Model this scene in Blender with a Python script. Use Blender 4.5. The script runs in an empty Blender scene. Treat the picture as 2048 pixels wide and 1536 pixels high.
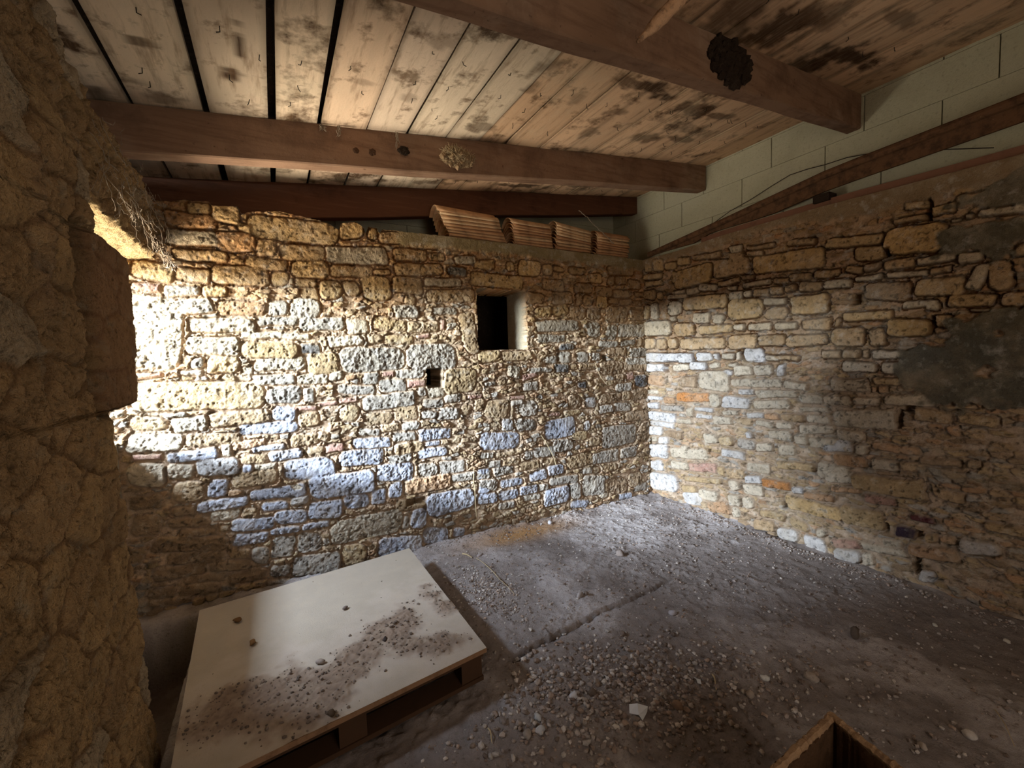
import bpy, bmesh, math, random
import numpy as np
from mathutils import Vector, Matrix

# ------------------------------------------------------------------ camera, world, lights, exposure
F_PX, CX, CY = 869.0, 1024.0, 768.0
def _n(v): return v / np.linalg.norm(v)
_VR = np.array([550 - CX, CY - 726, F_PX]); _VB = np.array([2627 - CX, CY - 663, F_PX])
_Y = _n(_VR); _X = _n(_VB - np.dot(_VB, _Y) * _Y); _Z = _n(np.cross(_X, _Y))
if _Z[1] < 0: _Z = -_Z
M = np.array([_X, _Y, _Z]); CAM = np.array([0.0, 0.0, 1.5])

scene = bpy.context.scene
C = bpy.context.scene.collection
cd = bpy.data.cameras.new('camera'); cam = bpy.data.objects.new('camera', cd); C.objects.link(cam)
cd.sensor_width = 36.0; cd.lens = F_PX / 2048 * 36.0; cd.clip_start = 0.02; cd.clip_end = 200
R_, U_, F_ = M[:, 0], M[:, 1], M[:, 2]
cam.matrix_world = Matrix(((R_[0], U_[0], -F_[0], CAM[0]), (R_[1], U_[1], -F_[1], CAM[1]), (R_[2], U_[2], -F_[2], CAM[2]), (0, 0, 0, 1)))
scene.camera = cam
scene.view_settings.view_transform = 'Standard'
try: scene.view_settings.look = 'None'
except Exception: pass
scene.view_settings.gamma = 1.0; scene.view_settings.use_curve_mapping = False
scene.view_settings.exposure = 0.18
scene.cycles.use_denoising = True
scene.cycles.max_bounces = 6; scene.cycles.diffuse_bounces = 5
scene.cycles.caustics_reflective = False; scene.cycles.caustics_refractive = False
scene.cycles.sample_clamp_indirect = 4.0

w = bpy.data.worlds.new('sky'); scene.world = w; w.use_nodes = True
w.node_tree.nodes['Background'].inputs[0].default_value = (0.62, 0.78, 1.0, 1); w.node_tree.nodes['Background'].inputs[1].default_value = 1.2

def area(name, loc, target, sx, sy, power, col):
    l = bpy.data.lights.new(name, 'AREA'); l.shape = 'RECTANGLE'; l.size = sx; l.size_y = sy; l.energy = power; l.color = col
    o = bpy.data.objects.new(name, l); C.objects.link(o); o.location = loc
    o.rotation_euler = (Vector(target) - Vector(loc)).to_track_quat('-Z', 'Y').to_euler(); return o
# daylight falling through the low opening in the left wall, and through the doorway behind the camera
area('daylight_opening', (-1.95, 2.66, 2.42), (1.3, 2.55, 0.9), 0.85, 0.28, 165, (0.70, 0.84, 1.0))
area('daylight_ground', (-2.3, 2.7, 0.25), (0.6, 2.2, 2.7), 1.3, 1.3, 470, (1.0, 0.89, 0.73))
area('daylight_far_sky', (-5.2, 1.9, 2.5), (1.5, 2.6, 0.8), 3.0, 0.55, 3500, (0.76, 0.88, 1.0))
area('daylight_doorway', (0.9, -1.75, 1.5), (1.4, 3.0, 1.6), 1.0, 1.7, 23, (1.0, 0.78, 0.54))

# ------------------------------------------------------------------ pixel helpers on real planes
def ray(px, py): return M @ np.array([px - CX, CY - py, F_PX])
def onx(px, py, x): r = ray(px, py); return CAM + r * x / r[0]
def ony(px, py, y): r = ray(px, py); return CAM + r * y / r[1]
def onz(px, py, z): r = ray(px, py); return CAM + r * (z - CAM[2]) / r[2]
YB, XR = 3.3, 3.455
def rx(z): return XR - 0.043 * z          # the right wall leans in a little

# ------------------------------------------------------------------ noise
def lat(seed): return np.random.RandomState(seed).rand(256, 256)
_L = {}
def vn(u, v, s, seed):
    if seed not in _L: _L[seed] = lat(seed)
    T = _L[seed]; a = u / s; b = v / s
    i = np.floor(a).astype(int); j = np.floor(b).astype(int); fa = a - i; fb = b - j
    fa = fa * fa * (3 - 2 * fa); fb = fb * fb * (3 - 2 * fb)
    i0, i1, j0, j1 = i & 255, (i + 1) & 255, j & 255, (j + 1) & 255
    return (T[i0, j0] * (1 - fa) + T[i1, j0] * fa) * (1 - fb) + (T[i0, j1] * (1 - fa) + T[i1, j1] * fa) * fb
def fbm(u, v, s, seed, n=4, g=0.5):
    r = 0; a = 1; t = 0
    for k in range(n):
        r = r + a * (vn(u + 13.7 * k, v + 7.1 * k, s, seed + k) - 0.5) * 2; t += a; a *= g; s *= 0.5
    return r / t
def sm(x, a, b):
    t = np.clip((x - a) / (b - a), 0, 1); return t * t * (3 - 2 * t)
def voro(u, v, cu, cv, seed):
    a = u / cu; b = v / cv; i = np.floor(a).astype(int); j = np.floor(b).astype(int)
    rs = np.random.RandomState(seed); JX = rs.rand(256, 256); JY = rs.rand(256, 256)
    f1 = np.full(a.shape, 9.0); f2 = np.full(a.shape, 9.0); idn = np.zeros(a.shape, int)
    for di in (-1, 0, 1):
        for dj in (-1, 0, 1):
            ii = (i + di) & 255; jj = (j + dj) & 255
            d = np.hypot(i + di + 0.1 + 0.8 * JX[ii, jj] - a, j + dj + 0.1 + 0.8 * JY[ii, jj] - b)
            n = d < f1; f2 = np.where(n, f1, np.minimum(f2, d)); idn = np.where(n, ii * 256 + jj, idn); f1 = np.where(n, d, f1)
    return f1, f2, idn

def lin(c):
    c = np.array(c, float) / 255.0
    return np.where(c <= 0.04045, c / 12.92, ((c + 0.055) / 1.055) ** 2.4)
PAL = {k: lin(v) for k, v in dict(W=(208, 203, 194), w=(206, 194, 170), b=(178, 190, 208), g=(172, 168, 158), y=(192, 162, 114), Y=(200, 164, 104),
       t=(182, 152, 112), n=(152, 124, 94), o=(192, 146, 104), O=(198, 136, 80), p=(178, 128, 116), P=(112, 66, 66), D=(66, 54, 66), d=(104, 102, 100), G=(112, 108, 92)).items()}
for _k in 'wbgyYtnop': PAL[_k] = PAL[_k] * .68 + lin((186, 164, 132)) * .32

# ------------------------------------------------------------------ object helpers
def link(name, me, mat=None, parent=None, smooth=False):
    o = bpy.data.objects.new(name, me); C.objects.link(o)
    if mat: me.materials.append(mat)
    if parent: o.parent = parent
    if smooth: me.polygons.foreach_set('use_smooth', [True] * len(me.polygons))
    return o
def tag(o, label=None, cat=None, group=None, kind=None):
    if label: o['label'] = label
    if cat: o['category'] = cat
    if group: o['group'] = group
    if kind: o['kind'] = kind
    return o
def empty(name, loc=(0, 0, 0), rz=0):
    o = bpy.data.objects.new(name, None); C.objects.link(o); o.location = loc; o.rotation_euler = (0, 0, rz); o.empty_display_size = 0.05; return o
def grid_mesh(name, P, col=None, mat=None, smooth=True, flip=False, drop=None, parent=None):
    nv, nu = P.shape[:2]
    me = bpy.data.meshes.new(name)
    idx = np.arange(nv * nu).reshape(nv, nu)
    q = np.stack([idx[:-1, :-1], idx[:-1, 1:], idx[1:, 1:], idx[1:, :-1]], -1).reshape(-1, 4)
    if flip: q = q[:, ::-1]
    if drop is not None: q = q[~drop.reshape(-1)]
    me.vertices.add(nv * nu); me.vertices.foreach_set('co', P.reshape(-1).astype(np.float32))
    me.loops.add(q.size); me.loops.foreach_set('vertex_index', q.reshape(-1).astype(np.int32))
    me.polygons.add(len(q)); me.polygons.foreach_set('loop_start', np.arange(0, q.size, 4, dtype=np.int32))
    try: me.polygons.foreach_set('loop_total', np.full(len(q), 4, dtype=np.int32))
    except Exception: pass
    me.update(calc_edges=True)
    if col is not None:
        a = me.color_attributes.new('Col', 'FLOAT_COLOR', 'POINT')
        cc = np.ones((nv * nu, 4), np.float32); cc[:, :3] = col.reshape(-1, 3); a.data.foreach_set('color', cc.reshape(-1))
    return link(name, me, mat, parent, smooth)
class MB:
    def __init__(s): s.v = []; s.f = []; s.c = []
    def add(s, vs, fs, col=None):
        o = len(s.v); s.v += [tuple(map(float, p)) for p in vs]; s.f += [tuple(o + i for i in f) for f in fs]
        s.c += [tuple(col) if col is not None else (1, 1, 1)] * len(vs)
    def box(s, a, b, col=None, T=None):
        vs = [(x, y, z) for z in (a[2], b[2]) for y in (a[1], b[1]) for x in (a[0], b[0])]
        if T: vs = [T(p) for p in vs]
        s.add(vs, [(0, 2, 3, 1), (4, 5, 7, 6), (0, 1, 5, 4), (2, 6, 7, 3), (0, 4, 6, 2), (1, 3, 7, 5)], col)
    def tube(s, pts, rad, n=8, col=None, cap=True):
        pts = [Vector(p) for p in pts]
        if not hasattr(rad, '__len__'): rad = [rad] * len(pts)
        vs = []; fs = []; pr = None
        for k, p in enumerate(pts):
            d = (pts[min(k + 1, len(pts) - 1)] - pts[max(k - 1, 0)]).normalized()
            a = (pr - d * pr.dot(d)) if pr is not None else d.orthogonal()
            a.normalize(); pr = a; b = d.cross(a)
            for i in range(n):
                t = 2 * math.pi * i / n; vs.append(p + (a * math.cos(t) + b * math.sin(t)) * rad[k])
        for k in range(len(pts) - 1):
            for i in range(n):
                j = (i + 1) % n; fs.append((k * n + i, k * n + j, (k + 1) * n + j, (k + 1) * n + i))
        if cap: fs.append(tuple(range(n))[::-1]); fs.append(tuple(range((len(pts) - 1) * n, len(pts) * n)))
        s.add(vs, fs, col)
    def rock(s, c, r, sq, rnd, col=None, sub=1, rz=None):
        vs, fs = ICO[sub]; ph = [rnd.uniform(0, 6.3) for _ in range(6)]; am = rnd.uniform(.12, .3); a = rnd.uniform(0, 6.3) if rz is None else rz
        ca, sa = math.cos(a), math.sin(a); out = []
        for (x, y, z) in vs:
            k = 1 + am * (math.sin(3 * x + ph[0]) * math.cos(2.5 * y + ph[1]) + .6 * math.sin(5 * z + ph[2] + 4 * x) + .35 * math.sin(9 * y + ph[3] + 6 * z))
            X, Yy, Zz = x * k * sq[0] * r, y * k * sq[1] * r, z * k * sq[2] * r
            out.append((c[0] + X * ca - Yy * sa, c[1] + X * sa + Yy * ca, c[2] + Zz))
        s.add(out, fs, col)
    def build(s, name, mat, parent=None, smooth=False):
        me = bpy.data.meshes.new(name); me.from_pydata(s.v, [], s.f); me.update()
        a = me.color_attributes.new('Col', 'FLOAT_COLOR', 'POINT'); cc = np.ones((len(s.v), 4), np.float32); cc[:, :3] = np.array(s.c).reshape(-1, 3)
        a.data.foreach_set('color', cc.reshape(-1)); return link(name, me, mat, parent, smooth)
ICO = {}
for _s in (1, 2, 3):
    _b = bmesh.new(); bmesh.ops.create_icosphere(_b, subdivisions=_s, radius=1); _b.verts.ensure_lookup_table()
    ICO[_s] = ([tuple(v.co) for v in _b.verts], [tuple(v.index for v in f.verts) for f in _b.faces]); _b.free()

def mat(name, base=None, attr=False, rough=1.0, bump=(), mott=(), spec=0.02, grain=None):
    """bump: (scale, strength, distance) noise layers; mott: (scale, colour, amount, lo, hi) noise stains; grain: stretched wood grain (sx,sy,sz, dark, amount)"""
    m = bpy.data.materials.new(name); m.use_nodes = True; nt = m.node_tree; N = nt.nodes; Lk = nt.links
    b = N['Principled BSDF']; b.inputs['Roughness'].default_value = rough; b.inputs['Specular IOR Level'].default_value = spec
    tc = N.new('ShaderNodeTexCoord'); co = tc.outputs['Object']
    if attr:
        at = N.new('ShaderNodeAttribute'); at.attribute_name = 'Col'; cur = at.outputs['Color']
        if base is not None:
            mx = N.new('ShaderNodeMix'); mx.data_type = 'RGBA'; mx.blend_type = 'MULTIPLY'; mx.inputs[0].default_value = 1
            Lk.new(cur, mx.inputs[6]); mx.inputs[7].default_value = (*base, 1); cur = mx.outputs[2]
    else:
        rg = N.new('ShaderNodeRGB'); rg.outputs[0].default_value = (*base, 1); cur = rg.outputs[0]
    def stain(vec, scale, colr, amt, lo, hi, cur, detail=6):
        nz = N.new('ShaderNodeTexNoise'); nz.inputs['Scale'].default_value = scale; nz.inputs['Detail'].default_value = detail; nz.inputs['Roughness'].default_value = 0.65
        Lk.new(vec, nz.inputs['Vector'])
        mr = N.new('ShaderNodeMapRange'); mr.inputs[1].default_value = lo; mr.inputs[2].default_value = hi; mr.inputs[3].default_value = 0; mr.inputs[4].default_value = amt
        Lk.new(nz.outputs['Fac'], mr.inputs[0])
        mx = N.new('ShaderNodeMix'); mx.data_type = 'RGBA'; Lk.new(mr.outputs[0], mx.inputs[0]); Lk.new(cur, mx.inputs[6]); mx.inputs[7].default_value = (*colr, 1)
        return mx.outputs[2]
    for (sc, colr, amt, lo, hi) in mott: cur = stain(co, sc, colr, amt, lo, hi, cur)
    if grain:
        mp = N.new('ShaderNodeMapping'); mp.inputs['Scale'].default_value = grain[0]; Lk.new(co, mp.inputs['Vector'])
        for (sc, colr, amt, lo, hi) in grain[1]: cur = stain(mp.outputs[0], sc, colr, amt, lo, hi, cur, 8)
    Lk.new(cur, b.inputs['Base Color'])
    prev = None
    for (sc, st, dist) in bump:
        nz = N.new('ShaderNodeTexNoise'); nz.inputs['Scale'].default_value = sc; nz.inputs['Detail'].default_value = 5; nz.inputs['Roughness'].default_value = 0.7; Lk.new(co, nz.inputs['Vector'])
        bp = N.new('ShaderNodeBump'); bp.inputs['Strength'].default_value = st; bp.inputs['Distance'].default_value = dist; Lk.new(nz.outputs['Fac'], bp.inputs['Height'])
        if prev: Lk.new(prev, bp.inputs['Normal'])
        prev = bp.outputs[0]
    if prev: Lk.new(prev, b.inputs['Normal'])
    return m

MS = {}
MS['stone'] = mat('rubble_stone', attr=True, bump=((38, .7, .03), (120, .8, .014)), mott=((9, (.34, .25, .15), .35, .48, .72), (45, (.16, .11, .07), .55, .56, .75), (17, (.80, .76, .68), .4, .54, .76), (4, (.62, .52, .38), .35, .5, .7)))
MS['pitted'] = mat('pitted_limestone', attr=True, bump=((16, .8, .05), (60, .9, .022), (170, .5, .008)), mott=((5, (.12, .075, .04), .5, .5, .75), (40, (.08, .05, .028), .8, .56, .72), (14, (.40, .37, .28), .4, .55, .75)))
MS['block'] = mat('concrete_block', (.44, .42, .30), bump=((90, .5, .01), (240, .4, .005)), mott=((3, (.30, .27, .18), .5, .45, .7), (50, (.20, .19, .14), .5, .55, .7), (1.6, (.40, .38, .30), .5, .5, .7)))
MS['dirt'] = mat('dry_dirt', attr=True, bump=((35, .5, .025), (120, .7, .012), (330, .5, .005)), mott=((60, (.09, .072, .06), .6, .54, .74), (22, (.24, .20, .18), .35, .55, .75), (150, (.45, .42, .38), .22, .66, .76)))
MS['plank'] = mat('ceiling_plank_wood', attr=True, bump=((60, .3, .006),), mott=((2.6, (.06, .03, .014), .95, .545, .64), (7, (.09, .045, .02), .8, .57, .68), (1.4, (.46, .40, .28), .35, .5, .7)),
                  grain=((9, 1.1, 9), ((3.0, (.16, .09, .045), .75, .52, .74), (9.0, (.46, .36, .24), .3, .5, .7))))
MS['beam'] = mat('beam_wood', (.225, .135, .085), bump=((50, .3, .006),), mott=((3.5, (.07, .04, .026), .7, .5, .72), (30, (.04, .022, .014), .7, .64, .72), (2, (.34, .25, .18), .5, .52, .7)),
                 grain=((1.0, 9, 12), ((3.0, (.11, .06, .036), .6, .48, .7),)))
MS['beam_dark'] = mat('old_red_beam_wood', (.12, .055, .032), bump=((50, .3, .006),), mott=((3, (.04, .02, .014), .7, .5, .7),), grain=((1.0, 9, 12), ((3.0, (.2, .09, .05), .5, .5, .7),)))
MS['tile'] = mat('clay_tile', attr=True, rough=.9, bump=((60, .3, .006),), mott=((9, (.16, .09, .055), .6, .5, .7), (50, (.55, .40, .27), .35, .6, .75)))
MS['steel'] = mat('rusty_steel', (.13, .068, .036), rough=.8, bump=((70, .4, .006),), mott=((20, (.045, .026, .018), .8, .45, .65), (70, (.42, .32, .22), .5, .68, .74)))
MS['redwood'] = mat('red_brown_batten', (.19, .095, .06), bump=((60, .3, .005),), mott=((12, (.08, .04, .026), .6, .5, .7),))
MS['board'] = mat('chipboard', attr=True, rough=.85, bump=((160, .35, .004),), mott=((14, (.38, .32, .25), .35, .5, .7), (90, (.22, .17, .12), .35, .6, .72)))
MS['boardedge'] = mat('panel_edge_wood', (.26, .15, .085), bump=((90, .3, .004),), mott=((20, (.10, .055, .03), .6, .5, .7),))
MS['pallet'] = mat('pallet_wood', (.07, .038, .022), bump=((60, .3, .005),), mott=((10, (.05, .03, .02), .6, .5, .7),))
MS['crumb'] = mat('pebbles_and_crumbs', attr=True, bump=((90, .5, .008),), mott=((60, (.10, .08, .065), .4, .5, .7),))
MS['nest'] = mat('mud_and_straw', (.27, .18, .10), bump=((60, .9, .02),), mott=((30, (.09, .05, .025), .7, .5, .7), (70, (.62, .46, .24), .6, .58, .7)))
MS['straw'] = mat('straw', (.42, .33, .20), rough=.8)
MS['dark'] = mat('sooty_web_and_niche_shade', (.035, .024, .017), bump=((40, .9, .02),), mott=((25, (.10, .075, .05), .6, .55, .7),))  # also colours the niche hollow, where it stands in for shade
MS['web'] = mat('dusty_cobweb', (.24, .19, .14), rough=1)
MS['iron'] = mat('nail_iron', (.03, .024, .02), rough=.7)
MS['stick'] = mat('flaky_stick', (.46, .28, .16), bump=((60, .9, .012),), mott=((30, (.09, .05, .03), .8, .5, .65), (60, (.62, .50, .36), .6, .6, .72)))
MS['gray'] = mat('grey_plastic_scrap', (.62, .66, .72), rough=.6)
MS['carton'] = mat('rough_brown_box', (.30, .19, .11), bump=((60, .8, .012),), mott=((20, (.14, .08, .045), .7, .5, .7), (50, (.50, .38, .26), .5, .58, .72)))
MS['carton_shade'] = mat('brown_box_side_shade', (.075, .042, .024), bump=((60, .8, .012),), mott=((20, (.03, .018, .01), .7, .5, .7),))  # box sides darkened: shade inside the box is put into this colour
MS['shell'] = mat('dim_plaster', (.25, .18, .12))
MS['ground'] = mat('outdoor_ground', (.42, .37, .28))

# ------------------------------------------------------------------ traced masonry: crop id: left-mid x y, right-mid x y, height, colour (crop units)
CR = {'A': (250, 400, 5.12), 'B': (600, 420, 5.12), 'C': (950, 470, 5.689), 'D': (220, 680, 5.12), 'E': (580, 700, 5.12), 'F': (920, 720, 5.12), 'G': (250, 900, 5.12), 'H': (580, 900, 5.12),
      'J': (1280, 430, 5.12), 'K': (1648, 330, 5.12), 'L': (1280, 680, 5.12), 'M': (1648, 600, 5.12), 'N': (1280, 880, 5.12), 'O': (1648, 860, 5.12)}
BACK = {
'A': '640 85 880 110 110 y;890 130 1170 180 180 y;415 190 930 245 150 o;1245 250 2185 370 230 y;1140 270 1290 320 90 y;415 375 960 410 150 g;935 430 1330 440 190 o;1350 480 1550 480 170 t;1590 530 2045 560 170 t;490 545 1050 590 110 t;1240 620 1660 680 115 t;1700 710 2090 720 180 y;80 700 500 765 190 y;520 740 870 790 150 t;885 760 1480 790 195 t;1500 800 1680 810 155 y;1740 850 1970 855 85 t;60 890 370 910 85 p;400 930 760 940 105 g;790 930 1040 950 105 y;-60 1335 590 1375 740 w;530 1100 910 1085 155 g;960 1115 1450 1110 155 o;1470 1110 1660 1110 165 g;1690 1110 2000 1110 210 g;660 1285 1330 1290 140 w;1350 1250 1780 1240 95 g;1790 1250 2250 1255 105 g;1195 1380 1900 1400 75 w',
'D': '785 60 1340 70 185 w;1350 100 1920 110 165 y;1950 90 2150 100 105 d;840 250 980 240 115 g;1010 260 1325 250 170 y;1350 310 1460 310 80 w;1480 260 2000 230 130 w;270 365 550 360 52 p;720 340 970 340 52 g;200 590 1585 560 285 y;1460 410 1905 400 105 g;1595 570 1965 555 180 g;0 770 150 760 80 w;210 850 585 860 145 y;630 880 995 850 150 w;1020 825 1640 770 145 t;1655 750 1905 760 150 b;1315 920 1930 880 120 b;180 1060 745 1040 175 w;775 1030 1345 1010 125 t;1150 1130 1250 1120 125 w;1260 1095 1600 1040 85 o;1450 1130 1800 1080 60 b;235 1200 540 1190 68 p;590 1210 1115 1150 115 b;595 1350 865 1335 165 w;885 1310 1335 1285 190 W;1345 1220 1615 1210 105 t;1630 1200 1975 1150 105 b;1360 1320 1470 1310 85 b;1480 1300 1700 1290 65 w;1255 1445 1715 1380 160 t;180 1370 585 1385 235 w',
'E': '170 145 490 130 225 y;510 110 1175 90 245 g;1190 85 1700 60 270 g;80 300 395 300 105 w;400 270 540 260 105 w;740 300 910 290 130 g;940 250 1070 245 55 p;1080 250 1365 240 95 g;1195 345 1385 340 70 p;480 400 880 420 95 g;905 370 1190 360 135 g;1570 330 1900 300 250 y;1400 420 1575 420 120 w;1300 430 1390 430 80 g;30 600 275 590 48 p;285 555 485 545 45 p;492 520 695 497 55 p;1810 480 1960 475 40 p;135 460 250 460 145 g;750 555 1280 490 150 g;765 700 1055 690 125 t;1065 650 1300 640 145 t;85 720 300 690 145 t;500 640 700 650 170 y;1145 780 1325 770 85 g;930 800 1130 780 75 t;700 830 925 840 75 g;1345 660 1500 660 85 g;1515 650 1720 650 125 g;1355 550 1560 540 95 g;1575 500 1750 490 85 g;1310 870 1640 850 115 b;1050 890 1285 880 95 g;650 955 1030 940 115 b;290 870 400 890 85 t;0 940 300 900 125 t;1060 1020 1365 980 115 t;1375 960 1530 950 55 b;1305 1065 1600 1030 105 b;1000 1130 1250 1090 95 g;505 1110 960 1090 165 b;170 1035 350 1035 85 t;365 1000 560 990 85 p;-70 1235 465 1200 225 b;190 1420 875 1330 240 b;885 1255 1270 1240 180 b;1315 1230 1510 1220 135 g;1525 1210 1790 1180 135 g;1645 1320 1895 1280 85 g;1905 1270 2048 1260 105 g;1175 1410 1640 1330 150 o;1005 1440 1150 1420 165 b',
'H': '540 530 810 505 160 b;825 485 980 465 160 b;10 530 190 500 95 W;180 620 530 595 180 b;-20 410 165 390 115 w;1080 570 1390 540 105 t;1395 580 1880 470 230 b;410 850 1145 710 245 w;1145 740 1210 740 150 g;1225 700 1395 690 210 b;120 795 400 740 75 b;75 945 320 930 195 g;1360 880 1620 860 160 b;1665 840 1790 830 95 b;900 1000 1350 940 190 b;525 1070 780 1035 200 y;20 1190 510 1120 210 g;1920 400 2048 380 105 b;1915 500 2040 480 105 b',
'G': '490 435 825 415 210 t;850 395 1070 380 175 b;745 590 1265 510 120 b;1275 475 1855 400 130 b;1395 590 1675 560 85 b;1695 530 1885 500 85 W;875 680 1185 640 125 w;1200 640 1365 640 105 t;1095 770 1535 730 130 b;1525 705 1870 660 145 b;955 810 1080 800 75 t;1115 910 1465 880 125 b;1485 835 1790 800 72 b;1505 990 1740 970 225 g;1295 1070 1490 1060 180 g;1075 1045 1280 1045 105 t;450 760 860 720 100 n;490 625 730 620 100 n;560 860 940 830 75 n;290 970 1050 960 150 n;430 1110 1040 1085 120 n;870 1190 1285 1170 100 n;300 1280 850 1190 130 n;600 1320 1030 1290 100 n;1050 1320 1455 1245 120 n;1475 1235 1690 1210 125 g;1460 1360 1700 1330 75 g;240 1470 540 1430 110 n;560 1430 960 1410 120 n;40 560 395 510 150 n;80 770 380 760 210 n;250 1560 700 1500 90 n',  # n stones browned: shade below the sill is painted into their colour
'B': '400 210 640 210 165 y;690 250 790 250 125 y;810 285 1100 290 120 t;1115 335 1420 370 85 t;265 460 900 475 170 g;960 450 1290 470 120 t;1310 480 1470 480 75 t;965 610 1465 610 120 t;1505 620 1700 640 95 d;1570 520 1790 510 85 g;1270 740 1650 740 85 g;1775 560 1990 560 85 y;305 620 740 640 115 t;750 640 920 635 48 t;205 820 430 820 190 y;440 800 610 810 145 t;635 800 930 800 250 y;945 760 1255 780 170 t;1075 930 1180 930 85 t;1290 880 1780 880 130 t;965 1040 1200 1040 140 g;0 860 190 860 120 t;0 750 180 750 75 t;1350 1040 1610 1040 75 g;475 1190 705 1190 150 w;0 1180 450 1180 110 g;1085 1200 1410 1200 105 t;1640 1250 1800 1250 420 t;285 1350 640 1330 110 w;865 1330 1150 1330 105 y;690 1320 840 1320 95 t;1185 1300 1320 1290 42 p;1425 1175 1475 1180 110 p;755 1150 1080 1190 120 y',
'C': '-55 490 530 555 150 y;25 345 200 350 105 y;345 365 440 355 95 y;485 375 735 395 180 y;755 400 870 400 110 t;880 380 1005 400 55 t;1065 405 1240 415 85 t;1285 485 1440 500 105 t;1500 400 1800 410 105 n;1505 520 1580 520 105 n;1590 520 1710 520 95 n;1735 560 1880 570 105 n;755 560 1000 580 125 n;1120 600 1330 610 105 n;1365 640 1555 650 115 n;1570 670 1780 670 85 n;1810 680 1900 680 55 n;560 700 780 740 120 n;870 720 1100 720 145 n;1145 740 1205 740 125 n;1220 740 1330 745 115 n;1375 760 1500 770 135 y;1515 750 1620 750 65 n;1640 765 1780 765 65 n;1790 780 1900 780 55 n;665 880 860 880 115 y;870 870 1050 850 125 y;1065 890 1250 890 145 n;1270 900 1420 900 125 n;1475 900 1720 910 185 n;1750 910 1920 920 125 n;685 1045 1170 1030 125 g;695 1180 1030 1175 95 g;1185 1110 1250 1110 95 t;1265 1080 1420 1080 170 g;1485 1110 1610 1110 170 g;1625 1090 1920 1090 150 g;1645 1240 1820 1220 65 g;1400 1240 1620 1240 75 g;1835 1220 1920 1210 105 n;35 1395 280 1365 130 y;295 1385 650 1365 110 t;950 1275 1125 1275 75 d;955 1390 1090 1390 130 g;785 1420 930 1420 85 g;1155 1390 1280 1390 115 g;1315 1385 1420 1385 90 g;1745 1340 1950 1330 105 g;1705 1450 1960 1450 115 g;1505 1340 1720 1330 100 n;1420 1485 1680 1475 75 n;895 1500 1060 1500 75 d;1080 1500 1160 1500 65 t;1175 1490 1370 1490 55 t',
'F': '475 115 610 125 125 w;630 180 785 140 65 p;245 250 360 240 38 g;635 280 800 260 95 g;505 390 650 380 45 p;1195 260 1290 250 65 d;1300 240 1360 240 55 t;1585 290 1755 270 85 g;1785 220 1900 210 125 d;1585 200 1670 190 95 n;1695 170 1770 160 80 p;1215 80 1390 70 46 n;970 90 1110 90 75 d;705 110 930 100 55 g;1435 90 1650 85 120 n;1670 60 1900 60 100 n;10 510 100 500 110 t;130 470 240 450 120 t;245 500 480 500 185 t;510 450 640 430 55 g;595 510 785 480 160 g;505 540 545 540 140 t;415 660 535 660 125 W;565 670 770 660 125 g;785 620 870 610 95 t;885 560 1020 550 42 p;1065 550 1230 530 55 y;1105 430 1240 430 130 n;1275 430 1385 430 115 W;1420 405 1635 375 105 n;1650 365 1740 360 95 t;1755 350 1900 340 110 n;860 735 1175 660 205 b;1415 510 1560 490 85 g;1575 480 1740 480 85 g;1255 670 1325 670 105 W;1675 580 1920 560 95 n;945 880 1145 860 125 g;1135 780 1295 765 95 y;1305 840 1420 830 85 t;1445 800 1795 745 215 g;1815 740 1930 730 205 n;195 830 600 820 180 b;745 950 970 930 105 g;645 970 750 970 85 g;845 1050 980 1030 65 t;1085 1060 1350 990 140 t;1345 1010 1620 970 125 g;1635 960 1800 930 115 g;200 980 340 970 65 g;350 980 630 930 55 t;280 1070 415 1060 75 g;430 1050 600 1030 75 t;595 1090 810 1060 85 t;165 1170 300 1150 105 b;0 1200 150 1170 75 g;335 1150 540 1110 85 g;705 1200 880 1160 105 b;890 1135 1050 1110 105 b;185 1290 380 1270 130 g;405 1270 640 1230 85 b;600 1345 800 1310 95 b;805 1310 900 1290 75 g;915 1250 1205 1210 85 g;1245 1140 1340 1130 65 g;1350 1130 1430 1120 65 t;1455 1110 1600 1090 75 t;165 1435 380 1400 105 b;390 1395 590 1360 105 b;855 1420 1115 1360 175 b;1125 1335 1235 1335 170 g;1250 1290 1475 1280 210 g;1515 1290 1700 1280 160 n;1715 1230 1850 1220 145 n;1425 1390 1510 1380 55 w;1135 1480 1310 1470 85 b;645 1420 830 1390 65 g;375 1500 560 1470 75 g;1625 1400 1750 1380 65 b;1775 1300 1900 1290 85 g'}
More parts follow.
